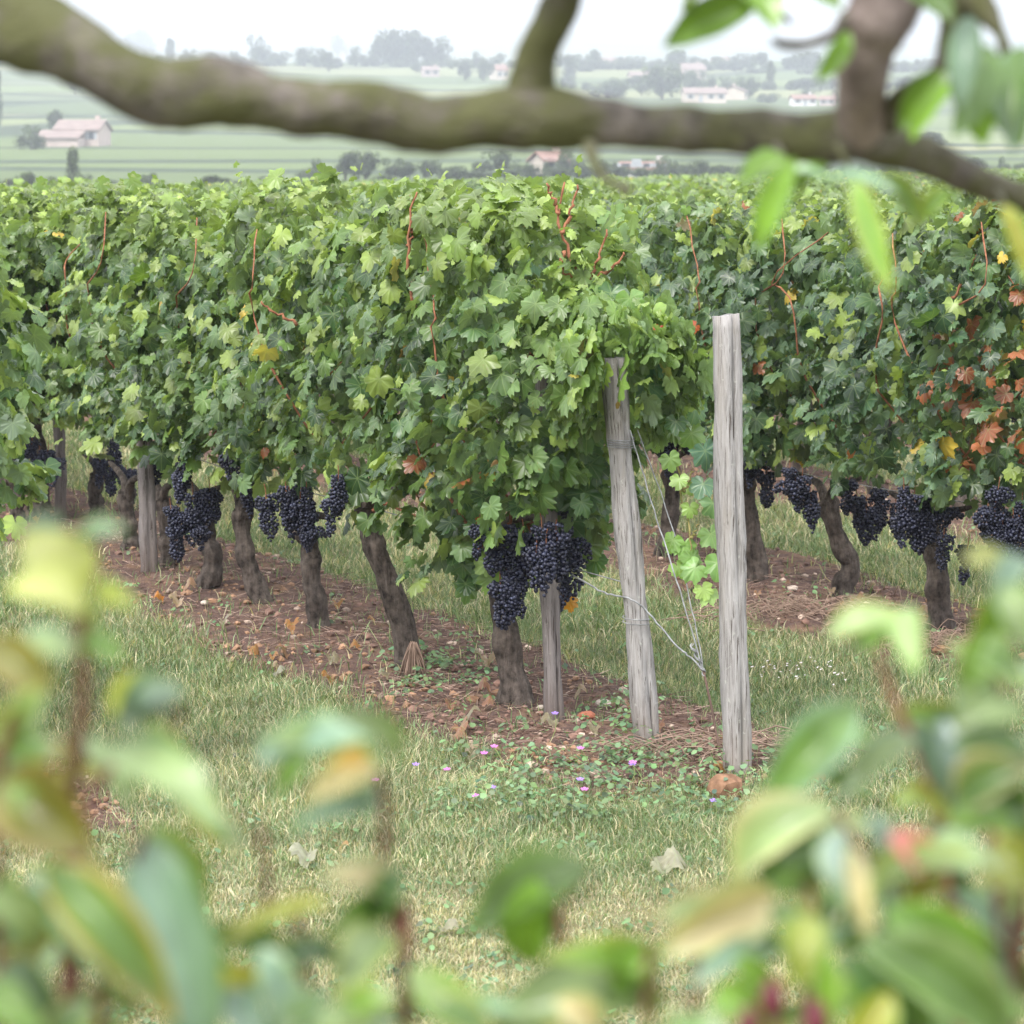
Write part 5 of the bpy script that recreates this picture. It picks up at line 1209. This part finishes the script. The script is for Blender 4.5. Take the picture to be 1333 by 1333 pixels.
shrub('low central shrub with a broad green leaf raised above the others', (.08, 1.64), [[(762, 1140, 1.66, 7), (720, 1220, 1.66), (740, 1340, 1.64)], [(1005, 1170, 1.63, 8), (960, 1240, 1.63), (900, 1340, 1.6)], [(855, 1290, 1.6, 8), (840, 1380, 1.58)]], CS, 5, 3, extra=[(640, 940, 1280, 1360, 14, 1.66)])
RS = [(1075, 830, 1175, 800, 50, 1.78, PG, YG, 1), (1160, 810, 1110, 850, 50, 1.8, G, PG, 1), (1180, 790, 1195, 880, 50, 1.78, PG, VG, 0), (1140, 800, 1130, 850, 40, 1.8, VG, PG, 0),
      (1250, 730, 1320, 745, 42, 1.7, YE, YG, 1), (1330, 725, 1290, 790, 50, 1.7, BG, PG, 0), (1300, 760, 1275, 860, 60, 1.68, VG, YG, 0), (1310, 760, 1345, 850, 60, 1.68, PG, G, 0), (1290, 820, 1250, 900, 60, 1.68, VG, PG, 0), (1280, 860, 1340, 900, 60, 1.66, G, PG, 1), (1260, 880, 1280, 960, 60, 1.68, PG, BG, 0), (1340, 900, 1270, 870, 50, 1.66, VG, YG, 1),
      (1115, 915, 985, 1065, 84, 1.72, G, BG, 0), (1140, 960, 1010, 1010, 70, 1.74, G, VG, 1), (1195, 965, 1090, 1045, 52, 1.7, PG, BG, 1), (1085, 1050, 955, 1150, 96, 1.66, PG, BE, 1), (1075, 1090, 985, 1150, 80, 1.68, G, DG, 0), (1060, 1130, 1000, 1170, 60, 1.68, VG, DG, 1),
      (1190, 940, 1240, 1050, 60, 1.66, BG, G, 0), (1225, 930, 1235, 1060, 44, 1.64, (.2, .28, .26), BG, 0), (1240, 950, 1345, 930, 60, 1.62, PG, G, 1), (1235, 970, 1345, 990, 60, 1.62, G, DG, 1), (1245, 1050, 1345, 1000, 86, 1.6, G, BE, 1), (1250, 1010, 1340, 1060, 60, 1.6, DG, G, 0), (1170, 1020, 1240, 1080, 34, 1.66, YG, OR, 2), (1120, 1060, 1150, 1160, 44, 1.62, BG, PG, 0), (1090, 1080, 1110, 1180, 56, 1.6, (.22, .3, .26), PG, 3), (1105, 1100, 1130, 1230, 44, 1.58, BE, BG, 0), (1150, 1140, 1110, 1240, 44, 1.58, BG, DG, 2),
      (1135, 1180, 1270, 1110, 60, 1.56, PG, YG, 1), (1150, 1110, 1200, 1150, 60, 1.58, VG, YG, 1), (1200, 1140, 1300, 1130, 80, 1.56, PG, BG, 1), (1290, 1100, 1345, 1160, 90, 1.54, YG, OL, 0), (1230, 1070, 1330, 1090, 60, 1.58, VG, G, 1), (1120, 1225, 1320, 1370, 110, 1.5, G, PG, 1), (1150, 1180, 1290, 1290, 90, 1.52, G, VG, 1), (1100, 1240, 1200, 1370, 90, 1.5, DG, G, 0), (1180, 1200, 1240, 1150, 50, 1.55, OL, OR, 1), (1050, 1190, 1040, 1290, 70, 1.56, YG, VG, 0), (1000, 1180, 1060, 1240, 60, 1.6, G, OL, 1), (1075, 1230, 1060, 1380, 50, 1.5, VG, PG, 0), (960, 1240, 1010, 1310, 50, 1.56, VG, G, 0), (1160, 1290, 1090, 1380, 70, 1.48, OL, VG, 0), (1290, 1230, 1345, 1300, 50, 1.55, DG, G, 0), (1240, 1160, 1320, 1240, 60, 1.56, BG, PG, 1), (1330, 1330, 1260, 1290, 60, 1.5, VG, G, 1), (1130, 1040, 1060, 1010, 40, 1.7, VG, G, 1)]
rs, rb = shrub('dense shrub at the lower right with one coral-pink leaf and dark red buds', (.25, 1.66), [[(1142, 850, 1.78, 10), (1160, 900, 1.77), (1190, 970, 1.75), (1220, 1060, 1.72), (1240, 1200, 1.68), (1250, 1340, 1.66)], [(1318, 720, 1.7, 9), (1300, 820, 1.69), (1300, 960, 1.66), (1290, 1100, 1.62), (1300, 1340, 1.6)], [(1335, 1150, 1.55, 14), (1325, 1250, 1.55), (1320, 1340, 1.55)], [(1090, 1060, 1.66, 7), (1140, 1150, 1.62), (1180, 1340, 1.6)], [(1030, 1080, 1.68, 7), (1060, 1200, 1.64), (1050, 1340, 1.6)]], RS, 5, 4, extra=[(1000, 1330, 1060, 1340, 40, 1.70), (1220, 1340, 830, 1080, 20, 1.76)])
V, T, C, U = pear_leaf(P(1210, 1130, 1.55), P(1155, 1085, 1.53), 58 * 1.55 / F, (.1, -1, .5), .12, .2)
pk = obj('pink_leaf', mesh_np('pink_leaf', V - rb, T, M['pinkleaf']), rs)
for (x, y, s, d) in ((1005, 1300, 24, 1.5), (975, 1335, 22, 1.5), (1062, 1330, 26, 1.48), (1300, 1175, 12, 1.55)):
    v, f = ICO2; r = s * d / F; V = v * np.array([r * .75, r * .75, r * 1.3]); V[:, :2] *= (1 - .25 * np.clip(V[:, 2:3] / r, 0, 1))
    tb = tube(resample([(0, 0, -r), (.003, 0, -.04), (0, .005, -.09)], 6), np.full(6, .0016), 6)
    V, T = join([(V, f), tb]); obj('bud', mesh_np('bud', V, T, M['redbud']), rs, loc=P(x, y, d) - rb)
print('things', len([o for o in COL.objects if o.parent is None]))
